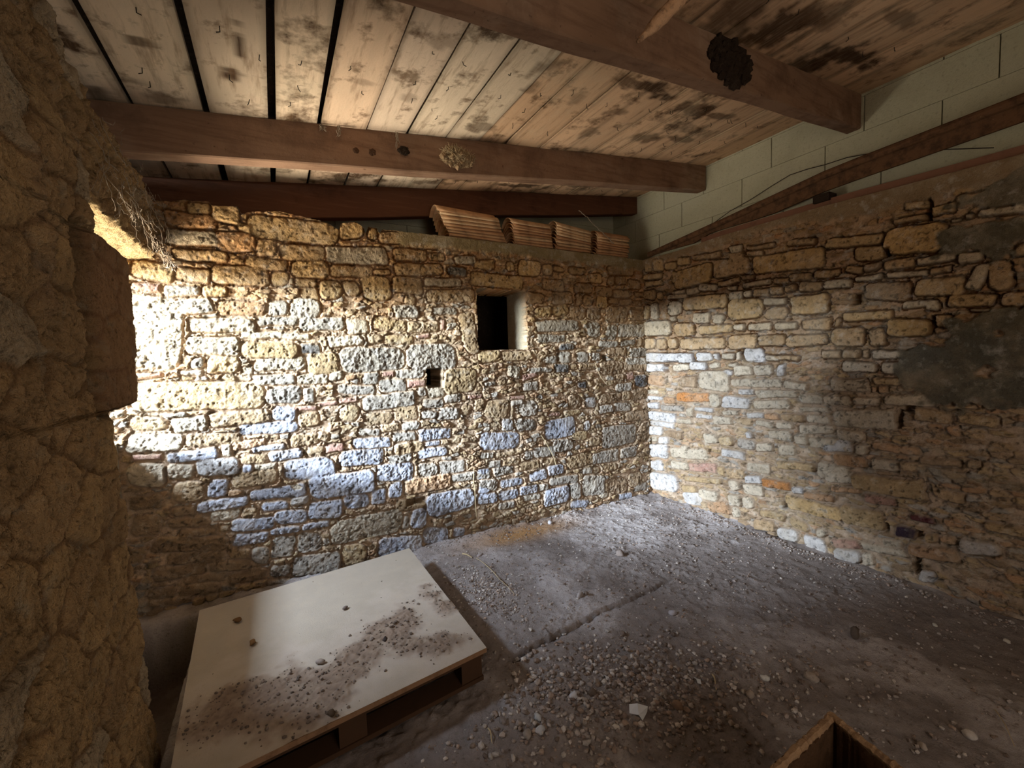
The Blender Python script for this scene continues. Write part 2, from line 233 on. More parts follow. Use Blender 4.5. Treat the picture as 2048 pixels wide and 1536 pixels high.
RIGHT = {
'J': '60 530 130 520 120 y;140 520 250 510 120 y;60 640 240 620 55 y;70 710 240 690 55 y;335 640 380 640 120 y;375 675 745 575 195 Y;260 525 380 515 75 y;390 480 520 465 75 y;540 440 840 405 55 t;765 555 1145 515 180 t;935 430 1085 420 85 t;1175 520 1905 425 200 Y;1110 400 1280 380 52 t;1530 290 1815 265 62 t;925 350 1065 345 80 w;1110 340 1400 305 45 t;805 710 1035 665 55 t;1065 650 1190 635 45 n;1065 730 1355 685 55 w;1385 680 1550 670 55 t;1560 655 1765 625 80 t;1785 610 2060 590 80 t;620 740 800 745 75 w;485 790 610 765 65 w;350 800 475 785 38 w;290 840 490 825 45 w;920 750 1010 745 45 w;935 830 1080 820 85 w;1090 810 1170 805 65 w;1185 800 1340 795 75 t;1355 780 1500 765 75 t;1515 760 1620 750 75 t;1650 740 1890 725 100 t;1900 720 2050 710 80 w;35 820 170 820 95 y;180 830 240 830 75 y;445 915 905 875 140 y;290 960 435 950 150 w;125 990 200 990 170 w;60 1000 110 1000 150 y;905 970 1280 955 210 y;1290 890 1530 880 75 w;1305 1010 1530 1000 130 t;1570 935 1950 900 195 y;555 1060 740 1045 105 w;775 1060 885 1060 105 w;60 1170 330 1150 155 w;370 1180 570 1170 135 t;615 1180 960 1160 90 y;335 1070 390 1060 55 w;1125 1150 1365 1140 75 w;1395 1150 1640 1130 75 w;975 1150 1100 1150 65 w;1680 1120 1975 1110 115 t;60 1320 180 1310 110 t;190 1320 290 1320 110 t;305 1320 405 1310 105 t;430 1320 885 1310 115 t;915 1310 1210 1290 140 t;1225 1290 1510 1280 105 t;1520 1300 1945 1265 120 t;1985 1250 2100 1240 170 y',
'K': '40 815 620 755 105 y;325 920 630 895 140 y;640 790 1260 735 285 Y;850 430 1080 385 75 y;1115 480 1360 425 95 y;1370 350 1680 315 75 t;740 600 1060 525 55 t;240 1075 400 1080 75 t;410 1060 600 1025 75 n;625 1035 950 995 105 t;965 1000 1365 935 75 w;640 1135 1060 1105 55 w;1085 1090 1300 1070 65 t;1385 960 1640 925 105 w;1485 1150 1670 1150 275 w;1695 1140 1955 1120 300 t;945 1260 1445 1240 180 y;20 1225 290 1210 85 w;320 1170 600 1145 55 w;430 1290 895 1295 180 n;1285 1390 1760 1385 130 y;1825 1370 2100 1370 150 t;825 1430 1180 1420 75 w;1055 1450 1190 1450 85 w;1500 1490 1700 1485 25 w;1840 700 2100 665 140 y;1600 490 2100 445 80 w;1955 880 2100 870 130 t;1470 520 1550 520 45 w;1310 572 1410 560 28 w',
'L': '90 180 565 185 100 W;590 170 750 172 85 W;772 170 830 170 65 W;850 165 990 165 65 w;1012 165 1058 165 100 w;1075 160 1290 150 140 W;1300 180 1450 190 55 w;1400 180 1655 185 55 t;80 285 270 287 78 W;350 280 520 280 75 w;535 270 700 262 85 W;725 270 830 252 55 w;930 255 1020 255 45 w;985 320 1170 310 105 w;1190 310 1385 300 112 w;870 335 960 342 55 W;1425 310 1500 310 120 W;635 405 935 430 205 w;945 440 1475 440 85 w;1490 445 1745 480 80 w;430 430 608 430 112 n;70 405 260 420 105 o;1025 530 1190 532 55 W;1205 550 1640 550 85 w;1185 660 1560 660 92 w;80 525 200 532 45 w;90 590 240 600 45 W;260 612 380 622 65 o;390 580 720 592 92 O;735 620 850 620 150 w;865 625 1140 652 122 W;1645 600 1890 612 102 w;1900 612 2060 612 102 w;1650 710 1950 710 55 w;100 665 220 672 64 W;232 690 470 702 64 g;492 730 560 740 92 w;570 702 770 722 46 W;580 772 755 792 46 W;865 740 1030 746 55 w;1105 765 1280 772 64 W;1295 780 1440 787 64 o;105 765 390 802 102 W;392 830 550 832 56 w;775 812 960 832 84 w;1005 830 1160 832 75 t;1195 850 1370 872 64 w;1465 790 1700 802 84 t;1720 800 1970 822 84 w;1405 870 1580 882 74 w;130 842 370 882 55 W;100 922 250 932 92 W;285 952 460 982 75 n;675 1010 805 1010 100 w;828 1030 970 1040 102 y;1335 962 1580 982 102 w;1655 912 2015 912 92 w;1605 1012 1730 1012 112 w;1102 970 1160 972 74 W;132 1010 190 1012 55 w;212 1022 310 1032 75 W;1005 1060 1200 1072 102 g;1205 1092 1380 1102 85 w;1745 1042 2060 1062 102 w;1425 1122 1600 1122 112 w;445 1110 508 1112 75 w;855 1152 1085 1192 82 W;112 1092 300 1102 64 W;112 1152 310 1172 84 W;325 1152 700 1172 102 w;122 1282 250 1282 102 W;335 1272 520 1292 84 w;525 1292 800 1312 92 p;815 1332 890 1342 102 y;895 1362 1080 1372 102 t;1095 1292 1350 1322 102 w;1425 1272 1810 1302 84 y;1835 1322 2060 1342 160 w;122 1432 410 1472 180 W;1095 1422 1270 1432 84 W;475 1422 850 1442 56 y;925 1482 1040 1482 102 w;1275 1452 1560 1502 92 O',
'N': '1565 512 1695 512 74 W;460 592 640 602 132 W;450 492 600 502 74 y;625 532 820 582 104 w;925 602 1050 622 112 w;1065 492 1280 522 104 w;1065 632 1180 642 122 w;725 682 930 692 120 o;955 732 1040 742 112 w;1500 625 2100 762 140 Y;1245 732 1500 792 84 y;1545 822 1740 902 104 y;1415 942 1640 982 122 W;1695 1032 1920 1092 160 W;1825 932 1930 952 84 w;1705 562 2000 592 74 o;1185 852 1400 882 112 t;640 650 715 670 60 t',
'O': '0 142 300 182 102 w;335 190 465 192 102 w;165 62 400 72 84 w;115 292 445 332 120 o;505 342 780 372 112 w;0 432 300 462 180 w;295 512 1055 622 180 y;85 602 390 612 56 o;425 682 760 742 84 p;205 852 640 932 190 y;875 872 1140 932 64 P;745 1022 955 1062 112 D;1055 1102 1180 1102 92 y;1195 1122 1370 1142 84 o;1405 1182 1815 1222 140 W;885 1212 1400 1292 112 o;105 1152 380 1162 84 p;125 1252 400 1292 132 W;405 1312 530 1322 122 w;965 1482 1140 1502 112 W;1465 342 1600 352 84 t;1645 962 2100 1052 92 y;1125 602 1170 602 122 t;805 362 1040 382 92 t;1185 642 1440 702 122 t;405 1172 880 1262 92 w;625 1142 830 1172 74 w;500 160 1000 220 90 o;1000 320 1400 340 80 n',
'M': '220 180 715 152 92 y;132 230 190 230 84 t;105 382 425 372 190 t;475 392 648 372 190 t;675 282 1105 292 180 Y;1135 220 1320 212 140 t;0 562 190 557 84 t;205 552 380 552 102 t;402 552 460 552 84 t;505 562 830 562 84 w;205 682 550 692 102 w;595 692 830 692 102 w;855 542 1040 522 45 w;85 872 475 872 132 w;515 822 830 832 74 y;855 852 1060 862 45 y;565 912 660 912 74 o;25 1022 280 1032 92 w;305 1032 570 1042 84 w;625 1022 1145 1022 120 w;105 1212 755 1232 190 w;925 1162 1325 1202 150 t;1385 1202 1800 1262 110 y;1195 1092 1550 1102 36 y;1625 892 2100 902 84 y;155 1362 430 1392 84 w;1885 152 2060 152 92 t;1645 1082 1740 1082 75 w;1285 1342 1420 1342 110 o;0 1492 300 1492 120 W'}

def heightfield(ULO, UHI, ZHI, RES, S, topix, seed, holes, patches, mortar, filler=(.05, .035), joint=None, relief=1.0):
    nu = int((UHI - ULO) / RES) + 1; nv = int(ZHI / RES) + 1
    u = np.linspace(ULO, UHI, nu); z = np.linspace(-0.04, ZHI, nv); U, Z = np.meshgrid(u, z)
    wu = U + 0.011 * fbm(U, Z, .10, seed, 3) + .004 * fbm(U, Z, .022, seed + 5, 2)
    wz = Z + 0.009 * fbm(U, Z, .10, seed + 11, 3) + .004 * fbm(U, Z, .022, seed + 15, 2)
    rough = fbm(U, Z, .035, seed + 20, 4, .62); big = fbm(U, Z, .25, seed + 26, 3)
    # filler rubble between the traced stones
    f1, f2, idn = voro(wu, wz, filler[0] * 1.5, filler[1], seed + 40)
    rs = np.random.RandomState(seed + 1); rh = rs.rand(65536); rc = rs.rand(65536, 3)
    e = f2 - f1; r2 = fbm(U, Z, .014, seed + 90, 2, .6); rid = 1 - 2 * np.abs(fbm(U, Z, .05, seed + 95, 4, .6))
    H = 0.006 + (0.006 + 0.018 * rh[idn]) * sm(e, .03, .20) + .0055 * rough + .0025 * r2
    keys = ['n', 't', 'g', 'y', 'o', 't']; pal = np.array([PAL[k] for k in keys])
    fc = pal[(rc[idn, 0] * len(keys)).astype(int)] * (.75 + .35 * rc[idn, 1])[..., None]
    mo = np.array(lin(mortar)) * (1 + .25 * rough)[..., None]
    m = (sm(e, .06, .22) * (rh[idn] > .25))[..., None]
    COL = mo * (1 - m) + fc * m
    H = np.where(rh[idn] > .25, H, 0.007 + .006 * rough + .002 * r2)
    D = np.full(U.shape, -1.0)      # signed depth into the nearest traced stone
    rnd = random.Random(seed)
    jt = np.array(lin(mortar)) * .92 * (1 + 0 * U[..., None])
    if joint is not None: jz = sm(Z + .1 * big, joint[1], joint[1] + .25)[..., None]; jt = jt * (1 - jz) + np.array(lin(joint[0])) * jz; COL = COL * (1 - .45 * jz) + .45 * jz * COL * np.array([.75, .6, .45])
    for k, txt in S.items():
        ox, oy, sc = CR[k]
        for t in txt.split(';'):
            a = t.split(); xl, yl, xr, yr, h = map(float, a[:5]); c = PAL[a[5]]
            p0 = topix(ox + xl / sc, oy + yl / sc); p1 = topix(ox + xr / sc, oy + yr / sc)
            mx, my = ox + (xl + xr) / 2 / sc, oy + (yl + yr) / 2 / sc
            q0 = topix(mx, my - h / 2 / sc); q1 = topix(mx, my + h / 2 / sc)
            cu, cz = (p0[0] + p1[0]) / 2, (p0[1] + p1[1]) / 2
            L = math.hypot(p1[0] - p0[0], p1[1] - p0[1]); hh = abs(q0[1] - q1[1])
            ang = math.atan2(p1[1] - p0[1], p1[0] - p0[0]) if p1[0] > p0[0] else math.atan2(p0[1] - p1[1], p0[0] - p1[0])
            rad = max(L, hh) / 2 + .05
            i0, i1 = np.searchsorted(u, [cu - rad, cu + rad]); j0, j1 = np.searchsorted(z, [cz - rad, cz + rad])
            if i1 <= i0 or j1 <= j0: continue
            sl = (slice(j0, j1), slice(i0, i1))
            du = wu[sl] - cu; dz = wz[sl] - cz; ca, sa = math.cos(ang), math.sin(ang)
            x = du * ca + dz * sa; y = -du * sa + dz * ca
            ta = rnd.uniform(-.12, .12); y = y * (1 + ta * x / L * 2); x = x + y * rnd.uniform(-.18, .18)
            rr = min(L, hh) * rnd.uniform(.2, .42)
            if a[5] == 'p': rr = .004
            qx = np.abs(x) - L / 2 + rr; qy = np.abs(y) - hh / 2 + rr
            d = .003 + rr - (np.hypot(np.maximum(qx, 0), np.maximum(qy, 0)) + np.minimum(np.maximum(qx, qy), 0))
            hs = rnd.uniform(.010, .028); tx, ty = rnd.uniform(-.08, .08), rnd.uniform(-.12, .16)
            if a[5] == 'p': hs = .02
            rg = rnd.choice((.005, .007, .010, .013)) * (0.4 if a[5] in 'pW' else 1)
            hgt = .003 + relief * hs * sm(d, 0, .011) + .004 * sm(d, 0, min(L, hh) * .45) + tx * x * .5 + ty * y * .5 + rg * (.6 * rough[sl] + .5 * rid[sl] - .1) + rg * .35 * r2[sl] + .006 * big[sl]
            ins = (d > 0) & (d > D[sl])
            H[sl] = np.where(ins, hgt, H[sl])
            near = (d <= 0) & (d > -.0065) & (D[sl] <= 0)      # dark open joint round each stone
            H[sl] = np.where(near, np.minimum(H[sl], .001 + .010 * rough[sl]), H[sl])
            v = rnd.uniform(.88, 1.1); cc = c * v
            tint = (1 + .16 * rough[sl] + .12 * big[sl] + .10 * r2[sl])[..., None] * cc
            edge = sm(d, 0, .012)[..., None]
            C2 = tint * edge + jt[sl] * (1 - edge)
            COL[sl] = np.where(ins[..., None], C2, COL[sl]); COL[sl] = np.where(near[..., None], jt[sl], COL[sl])
            D[sl] = np.where(ins | near, np.maximum(D[sl], d), D[sl])
    pits = fbm(U, Z, .02, seed + 150, 3, .6); pk = sm(pits, .22, .5); H = H - .007 * pk; COL = COL * (1 - .55 * pk)[..., None] * (1 + .14 * rough + .10 * fbm(U, Z, .06, seed + 160, 3))[..., None]
    H = H + .012 * fbm(U, Z, .7, seed + 60, 2)
    return U, Z, H, COL, rough, big

# ------------------------------------------------------------------ wall_back
UB0, UB1 = -1.15, 3.56
topB = [ony(*p, YB) for p in ((262, 400), (345, 408), (370, 404), (418, 406), (425, 415), (476, 415), (484, 432), (495, 428), (540, 425), (600, 433), (650, 447), (676, 462), (682, 449), (710, 446), (727, 458), (731, 474), (736, 455), (752, 458), (758, 470), (764, 461), (1000, 487), (1285, 522))]
tx = np.array([-1.3] + [p[0] for p in topB] + [3.9]); tz = np.array([2.40] + [p[2] for p in topB] + [2.42])
pxB = lambda px, py: (lambda p: (p[0], p[2]))(ony(px, py, YB))
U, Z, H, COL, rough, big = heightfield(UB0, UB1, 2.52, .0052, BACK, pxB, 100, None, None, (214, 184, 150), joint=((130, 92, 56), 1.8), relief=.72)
top = np.interp(U, tx, tz) + .006 * vn(U, U * 0 + 3, .03, 77)
# grey mortar bed along the top of the wall
band = sm(U, .80, .90) * sm(Z + .022 * fbm(U, Z, .08, 210, 3) + .03 * fbm(U, Z, .3, 215, 2), top - .125 + .03 * sm(U, 2.2, 1.2), top - .085 + .03 * sm(U, 2.2, 1.2))
H = H * (1 - band) + (.022 + .003 * rough) * band
COL = COL * (1 - band[..., None]) + (np.array(lin((140, 128, 100))) * (1 + .12 * rough)[..., None]) * band[..., None]
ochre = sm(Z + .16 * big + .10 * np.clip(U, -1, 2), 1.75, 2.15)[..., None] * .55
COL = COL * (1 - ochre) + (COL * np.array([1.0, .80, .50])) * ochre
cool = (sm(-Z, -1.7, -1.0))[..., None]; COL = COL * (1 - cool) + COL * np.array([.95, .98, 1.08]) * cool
# niche, putlog holes
def hole(px, depth, soft=.006, ramp=None):
    global H, COL
    P = [pxB(*p) for p in px]; us = [p[0] for p in P]; zs = [p[1] for p in P]
    k = sm(U + .006 * rough, min(us) - soft, min(us) + soft) * sm(-U + .006 * rough, -max(us) - soft, -max(us) + soft) * sm(Z + .006 * rough, min(zs) - soft, min(zs) + soft) * sm(-Z + .006 * rough, -max(zs) - soft, -max(zs) + soft)
    H = H * (1 - k) - depth * k
nl, nr, nt, nb = 1.483, 1.945, 2.055, 1.555
kz = sm(Z + .004 * rough, nb - .004, nb + .004) * sm(-Z + .004 * rough, -nt - .004, -nt + .004)
ins = kz * sm(U + .004 * rough, nl - .004, nl + .004)
ramp = np.clip((nr - U) / .085, 0, 1)
H = H * (1 - ins * (U < nr)) - ins * (.31 * np.clip((nr - U) / .012, 0, 1)) * (U < nr)
jam = ((U > nr - .014) & (U < nr) & (Z > nb) & (Z < nt))[..., None]
COL = np.where(jam, np.array(lin((205, 190, 160))) * (1 + .06 * rough)[..., None], COL)
hole(((853, 738), (883, 774)), .25); hole(((1204, 711), (1212, 720)), .10)
for (x0, y0, x1, y1) in ((330, 935, 334, 968), (670, 925, 683, 940), (1137, 963, 1141, 1000), (812, 1000, 850, 1004), (1113, 698, 1118, 722)):
    hole(((x0, y0), (x1, y1)), .05, .005)
# protruding lintel, sill and splayed jamb stones of the niche
Yw = YB - H; zz = np.minimum(Z, top)
P = np.stack([U, Yw, zz], -1)
# ledge on top running back to the block wall
extra = []
for k, yy in enumerate((3.36, 3.45, 3.6, 3.95)):
    e = P[-1].copy(); e[:, 1] = yy; e[:, 2] = e[:, 2] - .012 - .004 * k; extra.append(e)
P = np.concatenate([P, np.stack(extra)], 0); COL = np.concatenate([COL, np.repeat(COL[-1:], 4, 0)], 0)
dp = P[..., 1] > YB + .235
dp[-6:] = False
drop = dp[:-1, :-1] & dp[1:, :-1] & dp[:-1, 1:] & dp[1:, 1:]
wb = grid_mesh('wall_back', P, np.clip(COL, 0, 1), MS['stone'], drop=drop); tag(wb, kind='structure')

b = MB(); o_ = (.75, 3.345, .9, 2.75, 4.25, 2.28)   # hollow behind the niche; its black colour stands in for shade inside
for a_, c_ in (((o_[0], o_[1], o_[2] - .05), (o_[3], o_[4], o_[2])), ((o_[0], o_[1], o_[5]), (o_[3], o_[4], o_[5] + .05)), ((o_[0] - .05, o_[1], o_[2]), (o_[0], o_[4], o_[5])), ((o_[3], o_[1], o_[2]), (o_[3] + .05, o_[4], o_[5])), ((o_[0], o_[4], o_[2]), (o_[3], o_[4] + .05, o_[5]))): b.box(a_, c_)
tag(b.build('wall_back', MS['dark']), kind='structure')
# ------------------------------------------------------------------ wall_right
UR0, UR1 = 0.30, 3.36
def pxR(px, py):
    p = onx(px, py, 3.455)
    for _ in range(4): p = onx(px, py, rx(p[2]))
    return (p[1], p[2])
topR = [pxR(*p) for p in ((1285, 522), (1360, 502), (1450, 471), (1600, 428), (1640, 416), (1800, 375), (2048, 310))]
ty_ = np.array([0.0] + [p[0] for p in topR][::-1] + [3.8]); tzr = np.array([topR[-1][1]] + [p[1] for p in topR][::-1] + [topR[0][1]])
U, Z, H, COL, rough, big = heightfield(UR0, UR1, 2.50, .0052, RIGHT, pxR, 300, None, None, (190, 166, 138), filler=(.055, .03), joint=((92, 62, 36), 1.2), relief=1.5)
top = np.interp(U, ty_, tzr)
kk = fbm(U, Z, .09, 410, 3); kb = fbm(U, Z, .35, 415, 2)
bw = .07 + .07 * sm(U, 2.4, 1.2)
band = sm(Z + .03 * kk + .04 * kb, top - bw, top - bw + .05)
COL = COL * (1 - band[..., None]) + np.array(lin((146, 126, 98))) * (1 + .12 * rough)[..., None] * band[..., None]
H = H * (1 - band) + (.026 + .004 * rough) * band
def patch(px, soft=.05):
    """smeared grey cement, an ellipse broken up by noise"""
    global H, COL
    for (x, y, a, b, am) in px:
        c = pxR(x, y); d = np.hypot((U - c[0]) / a, (Z - c[1]) / b) + .9 * kk + .4 * kb
        k = sm(-d, -1.0, -.8) * am
        H = H * (1 - k) + (.030 + .004 * rough) * k
        COL = COL * (1 - k[..., None]) + PAL['G'] * (.80 + .18 * rough)[..., None] * k[..., None]
patch(((1950, 480, .17, .10, .95), (2010, 390, .14, .08, .9), (1880, 745, .17, .17, .95), (1950, 690, .16, .16, .95), (2040, 700, .22, .2, .95), (2000, 780, .2, .07, .8), (1960, 960, .25, .04, .4)))
def holeR(px, depth, soft=.006):
    global H
    P_ = [pxR(*p) for p in px]; us = [p[0] for p in P_]; zs = [p[1] for p in P_]
    k = sm(U + .012 * rough, min(us) - soft, min(us) + soft) * sm(-U + .012 * rough, -max(us) - soft, -max(us) + soft) * sm(Z + .012 * rough, min(zs) - soft, min(zs) + soft) * sm(-Z + .012 * rough, -max(zs) - soft, -max(zs) + soft)
    H = H * (1 - k) - depth * k
for (x0, y0, x1, y1) in ((1335, 722, 1362, 729), (1332, 728, 1340, 745), (1332, 752, 1337, 768), (1418, 898, 1423, 910), (1570, 1004, 1577, 1018), (1708, 587, 1728, 608), (1797, 818, 1806, 858), (1806, 812, 1830, 826),
                         (1838, 1060, 1846, 1076), (1832, 1112, 1842, 1150), (1860, 1152, 1888, 1164), (1910, 1158, 1925, 1166), (1774, 498, 1782, 514), (1859, 398, 1865, 440), (1582, 596, 1587, 640), (1868, 636, 1873, 668), (1775, 1045, 1779, 1062)):
    holeR(((x0, y0), (x1, y1)), .07, .005)
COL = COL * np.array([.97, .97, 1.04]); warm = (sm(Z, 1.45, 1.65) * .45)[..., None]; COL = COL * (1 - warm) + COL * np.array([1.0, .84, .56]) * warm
zz = np.minimum(Z, top)
P = np.stack([rx(Z) - H, U, zz], -1)
extra = []
for k, xx in enumerate((3.40, 3.52)):
    e = P[-1].copy(); e[:, 0] = xx; e[:, 2] -= .004 * (k + 1); extra.append(e)
P = np.concatenate([P, np.stack(extra)], 0); COL = np.concatenate([COL, np.repeat(COL[-1:], 2, 0)], 0)
wr = grid_mesh('wall_right', P, np.clip(COL, 0, 1), MS['stone'], flip=True); tag(wr, kind='structure')

# plain continuation of the right wall and the end walls, out of the picture
b = MB(); b.box((3.44, -1.9, -.05), (3.52, .31, 2.42)); tag(b.build('wall_right', MS['shell']), kind='structure')
b = MB(); b.box((-.9, -1.95, -.05), (.35, -1.85, 3.3)); b.box((1.45, -1.95, -.05), (3.6, -1.85, 3.3)); b.box((.35, -1.95, 2.35), (1.45, -1.85, 3.3))
tag(b.build('wall_front', MS['shell']), kind='structure')

# ------------------------------------------------------------------ wall_left: pitted limestone pier and the head over the opening
def pitted(U, Z, seed, cell=(.27, .17)):
    wu = U + .04 * fbm(U, Z, .18, seed, 3); wz = Z + .03 * fbm(U, Z, .18, seed + 3, 3)
    f1, f2, idn = voro(wu, wz, cell[0], cell[1], seed + 7); e = f2 - f1
    rs = np.random.RandomState(seed); rh = rs.rand(65536); rc = rs.rand(65536)
    r = fbm(U, Z, .05, seed + 20, 5, .65); pit = fbm(U, Z, .016, seed + 30, 3, .6); bg = fbm(U, Z, .4, seed + 33, 2)
    H = .013 * sm(e, .02, .22) * (.4 + rh[idn]) + .016 * r + .006 * pit - .010 * sm(pit, .1, .45) + .022 * bg
    c = np.array([PAL['n'], PAL['t'], PAL['n'], PAL['g'], PAL['t'] * .85])[(rc[idn] * 5).astype(int)]
    c = (c * .6 + PAL['t'] * .34) * (1 + .22 * r + .18 * bg)[..., None] * (1 - .35 * sm(pit, .15, .5))[..., None] * np.array([1.0, .93, .82])
    mo = np.array(lin((134, 106, 76))); m = sm(e, .02, .12)[..., None]
    return H, np.clip(mo * (1 - m) + c * m, 0, 1)
nz = 640; n1 = 330; n2 = 90
z = np.linspace(-.40, 2.62, nz)
def E(z):
    e = 2.05 + np.clip(1.33 - z, 0, 2) * .085
    k = sm(z, 1.345, 1.365) * (1 - sm(z, 1.935, 1.95)); e = e * (1 - k) + (2.30 + .05 * np.clip((z - 1.36) / .3, 0, 1) * (1 - sm(z, 1.85, 1.95))) * k
    e = np.where(z > 2.16, 2.05 - (z - 2.16) * 3.0, e); return e
S1 = np.linspace(0, 1, n1) ** .85
Zg = np.repeat(z[:, None], n1 + n2, 1); Eg = E(z)[:, None]
Yg = np.concatenate([1.0 + (Eg - 1.0) * S1[None], np.repeat(Eg, n2, 1)], 1)
back = (np.arange(1, n2 + 1) / n2) ** 1.2 * .6
Xg = np.concatenate([np.zeros((nz, n1)), -np.repeat(back[None], nz, 0)], 1)
s_len = Yg - Xg
Hh, Cc = pitted(s_len, Zg, 500)
w2 = sm(-Xg, 0, .03); w1 = 1 - w2; near_edge = sm(Eg - Yg, .05, 0) * (Xg == 0)
nx = np.where(Xg == 0, 1 - .35 * near_edge, w1 * .6); ny = np.where(Xg == 0, .35 * near_edge, .4 + .6 * w2)
big_in = .03 * np.clip((1.33 - Zg) / 1.3, 0, 1)
Yb_ = Yg + .012 * fbm(Yg, Zg, .06, 555, 3); Zb_ = Zg + .012 * fbm(Yg, Zg, .08, 556, 3)
blk = (sm(Zb_, 1.345, 1.365) * (1 - sm(Zb_, 1.935, 1.955)) * sm(Yb_, 1.885, 1.905) * (Xg == 0))
gap_ = np.maximum(np.maximum(sm(Zb_, 1.31, 1.35) * (1 - sm(Zb_, 1.345, 1.365)), sm(Zb_, 1.935, 1.955) * (1 - sm(Zb_, 1.955, 1.99))) * (Yg > 1.86), sm(Yb_, 1.84, 1.885) * (1 - sm(Yb_, 1.885, 1.905)) * (Zg > 1.33) * (Zg < 1.97)) * (Xg == 0)
post = np.exp(-((Yb_ - 1.60 - .12 * (1.95 - Zb_)) / .022) ** 2) * sm(Zb_, 1.62, 1.68) * (1 - sm(Zb_, 2.05, 2.12)) * (Xg == 0)
Hh = Hh * (1 - .45 * blk) + .035 * blk - .028 * gap_ + .03 * post
Cc = Cc * (1 - .6 * blk[..., None]) + np.array(lin((150, 112, 84))) * .6 * blk[..., None]; Cc = Cc * (1 - .5 * gap_[..., None]); Cc = Cc * (1 - .6 * post[..., None]) + np.array(lin((150, 122, 94))) * .6 * post[..., None]
P = np.stack([-.535 + Xg + Hh * nx + big_in, Yg + Hh * ny - .015, Zg], -1)
wl = grid_mesh('wall_left', P, Cc, MS['pitted'], flip=False); tag(wl, kind='structure')
# head of the opening
ny_ = 420; y = np.linspace(.9, 3.34, ny_)
ztop = np.interp(y, [.9, 1.59, 1.87, 2.14, 2.6, 3.18, 3.4], [2.68, 2.66, 2.62, 2.53, 2.50, 2.455, 2.44])
prof = []
for t in np.linspace(0, 1, 120):
    if t < .3: q = t / .3; X_ = -1.15 + .57 * q; zf = 2.135 + 0 * y; n_ = (0, -1)
    elif t < .85: q = (t - .3) / .55; X_ = -.58 + .02 * q; zf = 2.135 + (ztop - 2.135) * q; n_ = (1, 0)
    else: q = (t - .85) / .15; X_ = -.56 - .5 * q; zf = ztop + 0 * y; n_ = (0, 1)
    prof.append((X_ + 0 * y, zf, n_[0] + 0 * y, n_[1] + 0 * y, t + 0 * y))
X_, Zf, NX, NZ, T_ = [np.stack([p[i] for p in prof]) for i in range(5)]
Yy = np.repeat(y[None], 120, 0); arc = T_ * 1.1
Hh, Cc = pitted(Yy, arc + 3, 620, (.2, .12))
Hh = Hh * 1.2 + .02 * fbm(Yy, arc, .12, 640, 3)
sof = (sm(-T_, -.33, -.28))[..., None]; layer = fbm(Yy * .25, X_ * 3 + .3 * Yy, .05, 650, 4, .6)
Cc = Cc * (1 - sof) + np.array(lin((172, 148, 108))) * (1 + .6 * layer)[..., None] * sof
P = np.stack([X_ + Hh * NX, Yy, Zf + Hh * NZ], -1)
hd = grid_mesh('wall_left', P, np.clip(Cc, 0, 1), MS['pitted'], flip=True); tag(hd, kind='structure')
# sill block under the opening, core of the pier, and the run of wall behind the camera
b = MB(); b.box((-1.25, 1.0, -.6), (-.83, 3.4, 1.06)); b.box((-1.25, 3.28, -.6), (-.4, 3.4, .0)); tag(b.build('wall_left', MS['ground']), kind='structure')
b = MB(); b.box((-1.2, -1.9, -.05), (-.62, 1.97, 2.9)); b.box((-1.2, 1.9, 2.2), (-.72, 3.9, 2.44)); b.box((-1.2, -1.9, 2.2), (-1.0, 3.95, 2.62)); b.box((-.63, -1.9, -.05), (-.54, 1.05, 2.75))
tag(b.build('wall_left', MS['shell']), kind='structure')
b = MB(); b.box((-30, -30, -.35), (-1.2, 30, -.3)); tag(b.build('ground', MS['ground']), kind='structure')

# ------------------------------------------------------------------ concrete block courses above both walls
def blockwall(axis, pos, lo, hi, z0, joints, gap=.0065):
    b = MB(); zc = [z0, 2.46, 2.685, 2.91, 3.135, 3.34]; zc = zc if z0 < 2.44 else zc[1:]
    for k in range(len(zc) - 1):
        js = [lo] + sorted(j for j in joints[k % len(joints)] if lo < j < hi) + [hi]
        for a, c in zip(js[:-1], js[1:]):
            a2 = a + (gap / 2 if a > lo else 0); c2 = c - (gap / 2 if c < hi else 0); hgt = .0025
            if axis == 'x': b.box((pos, a2, zc[k] + .0015), (pos + .1, c2, zc[k + 1] - .0015))
            else: b.box((a2, pos, zc[k] + .0015), (c2, pos + .1, zc[k + 1] - .0015))
    if axis == 'x': b.box((pos + .02, lo, zc[0]), (pos + .12, hi, zc[-1])); 
    else: b.box((lo, pos + .02, zc[0]), (hi, pos + .12, zc[-1]))
    return b
j1 = [-1.35, -.74, -.13, .48, 1.09, 1.705, 2.329, 2.94, 3.55]; j2 = [-.95, -.34, .255, .865, 1.475, 2.085, 2.70, 3.155, 3.7]; j3 = [.15, .76, 1.377, 1.99, 2.61, 3.22]
tag(blockwall('x', 3.50, -1.9, 4.0, 2.36, [j2, j3, j1, j2, j1]).build('wall_right_upper', MS['block']), kind='structure')
tag(blockwall('y', 3.90, -1.3, 3.52, 2.36, [[.2, .8, 1.4, 2.0], [.5, 1.1, 1.7, 2.3]]).build('wall_back_upper', MS['block']), kind='structure')
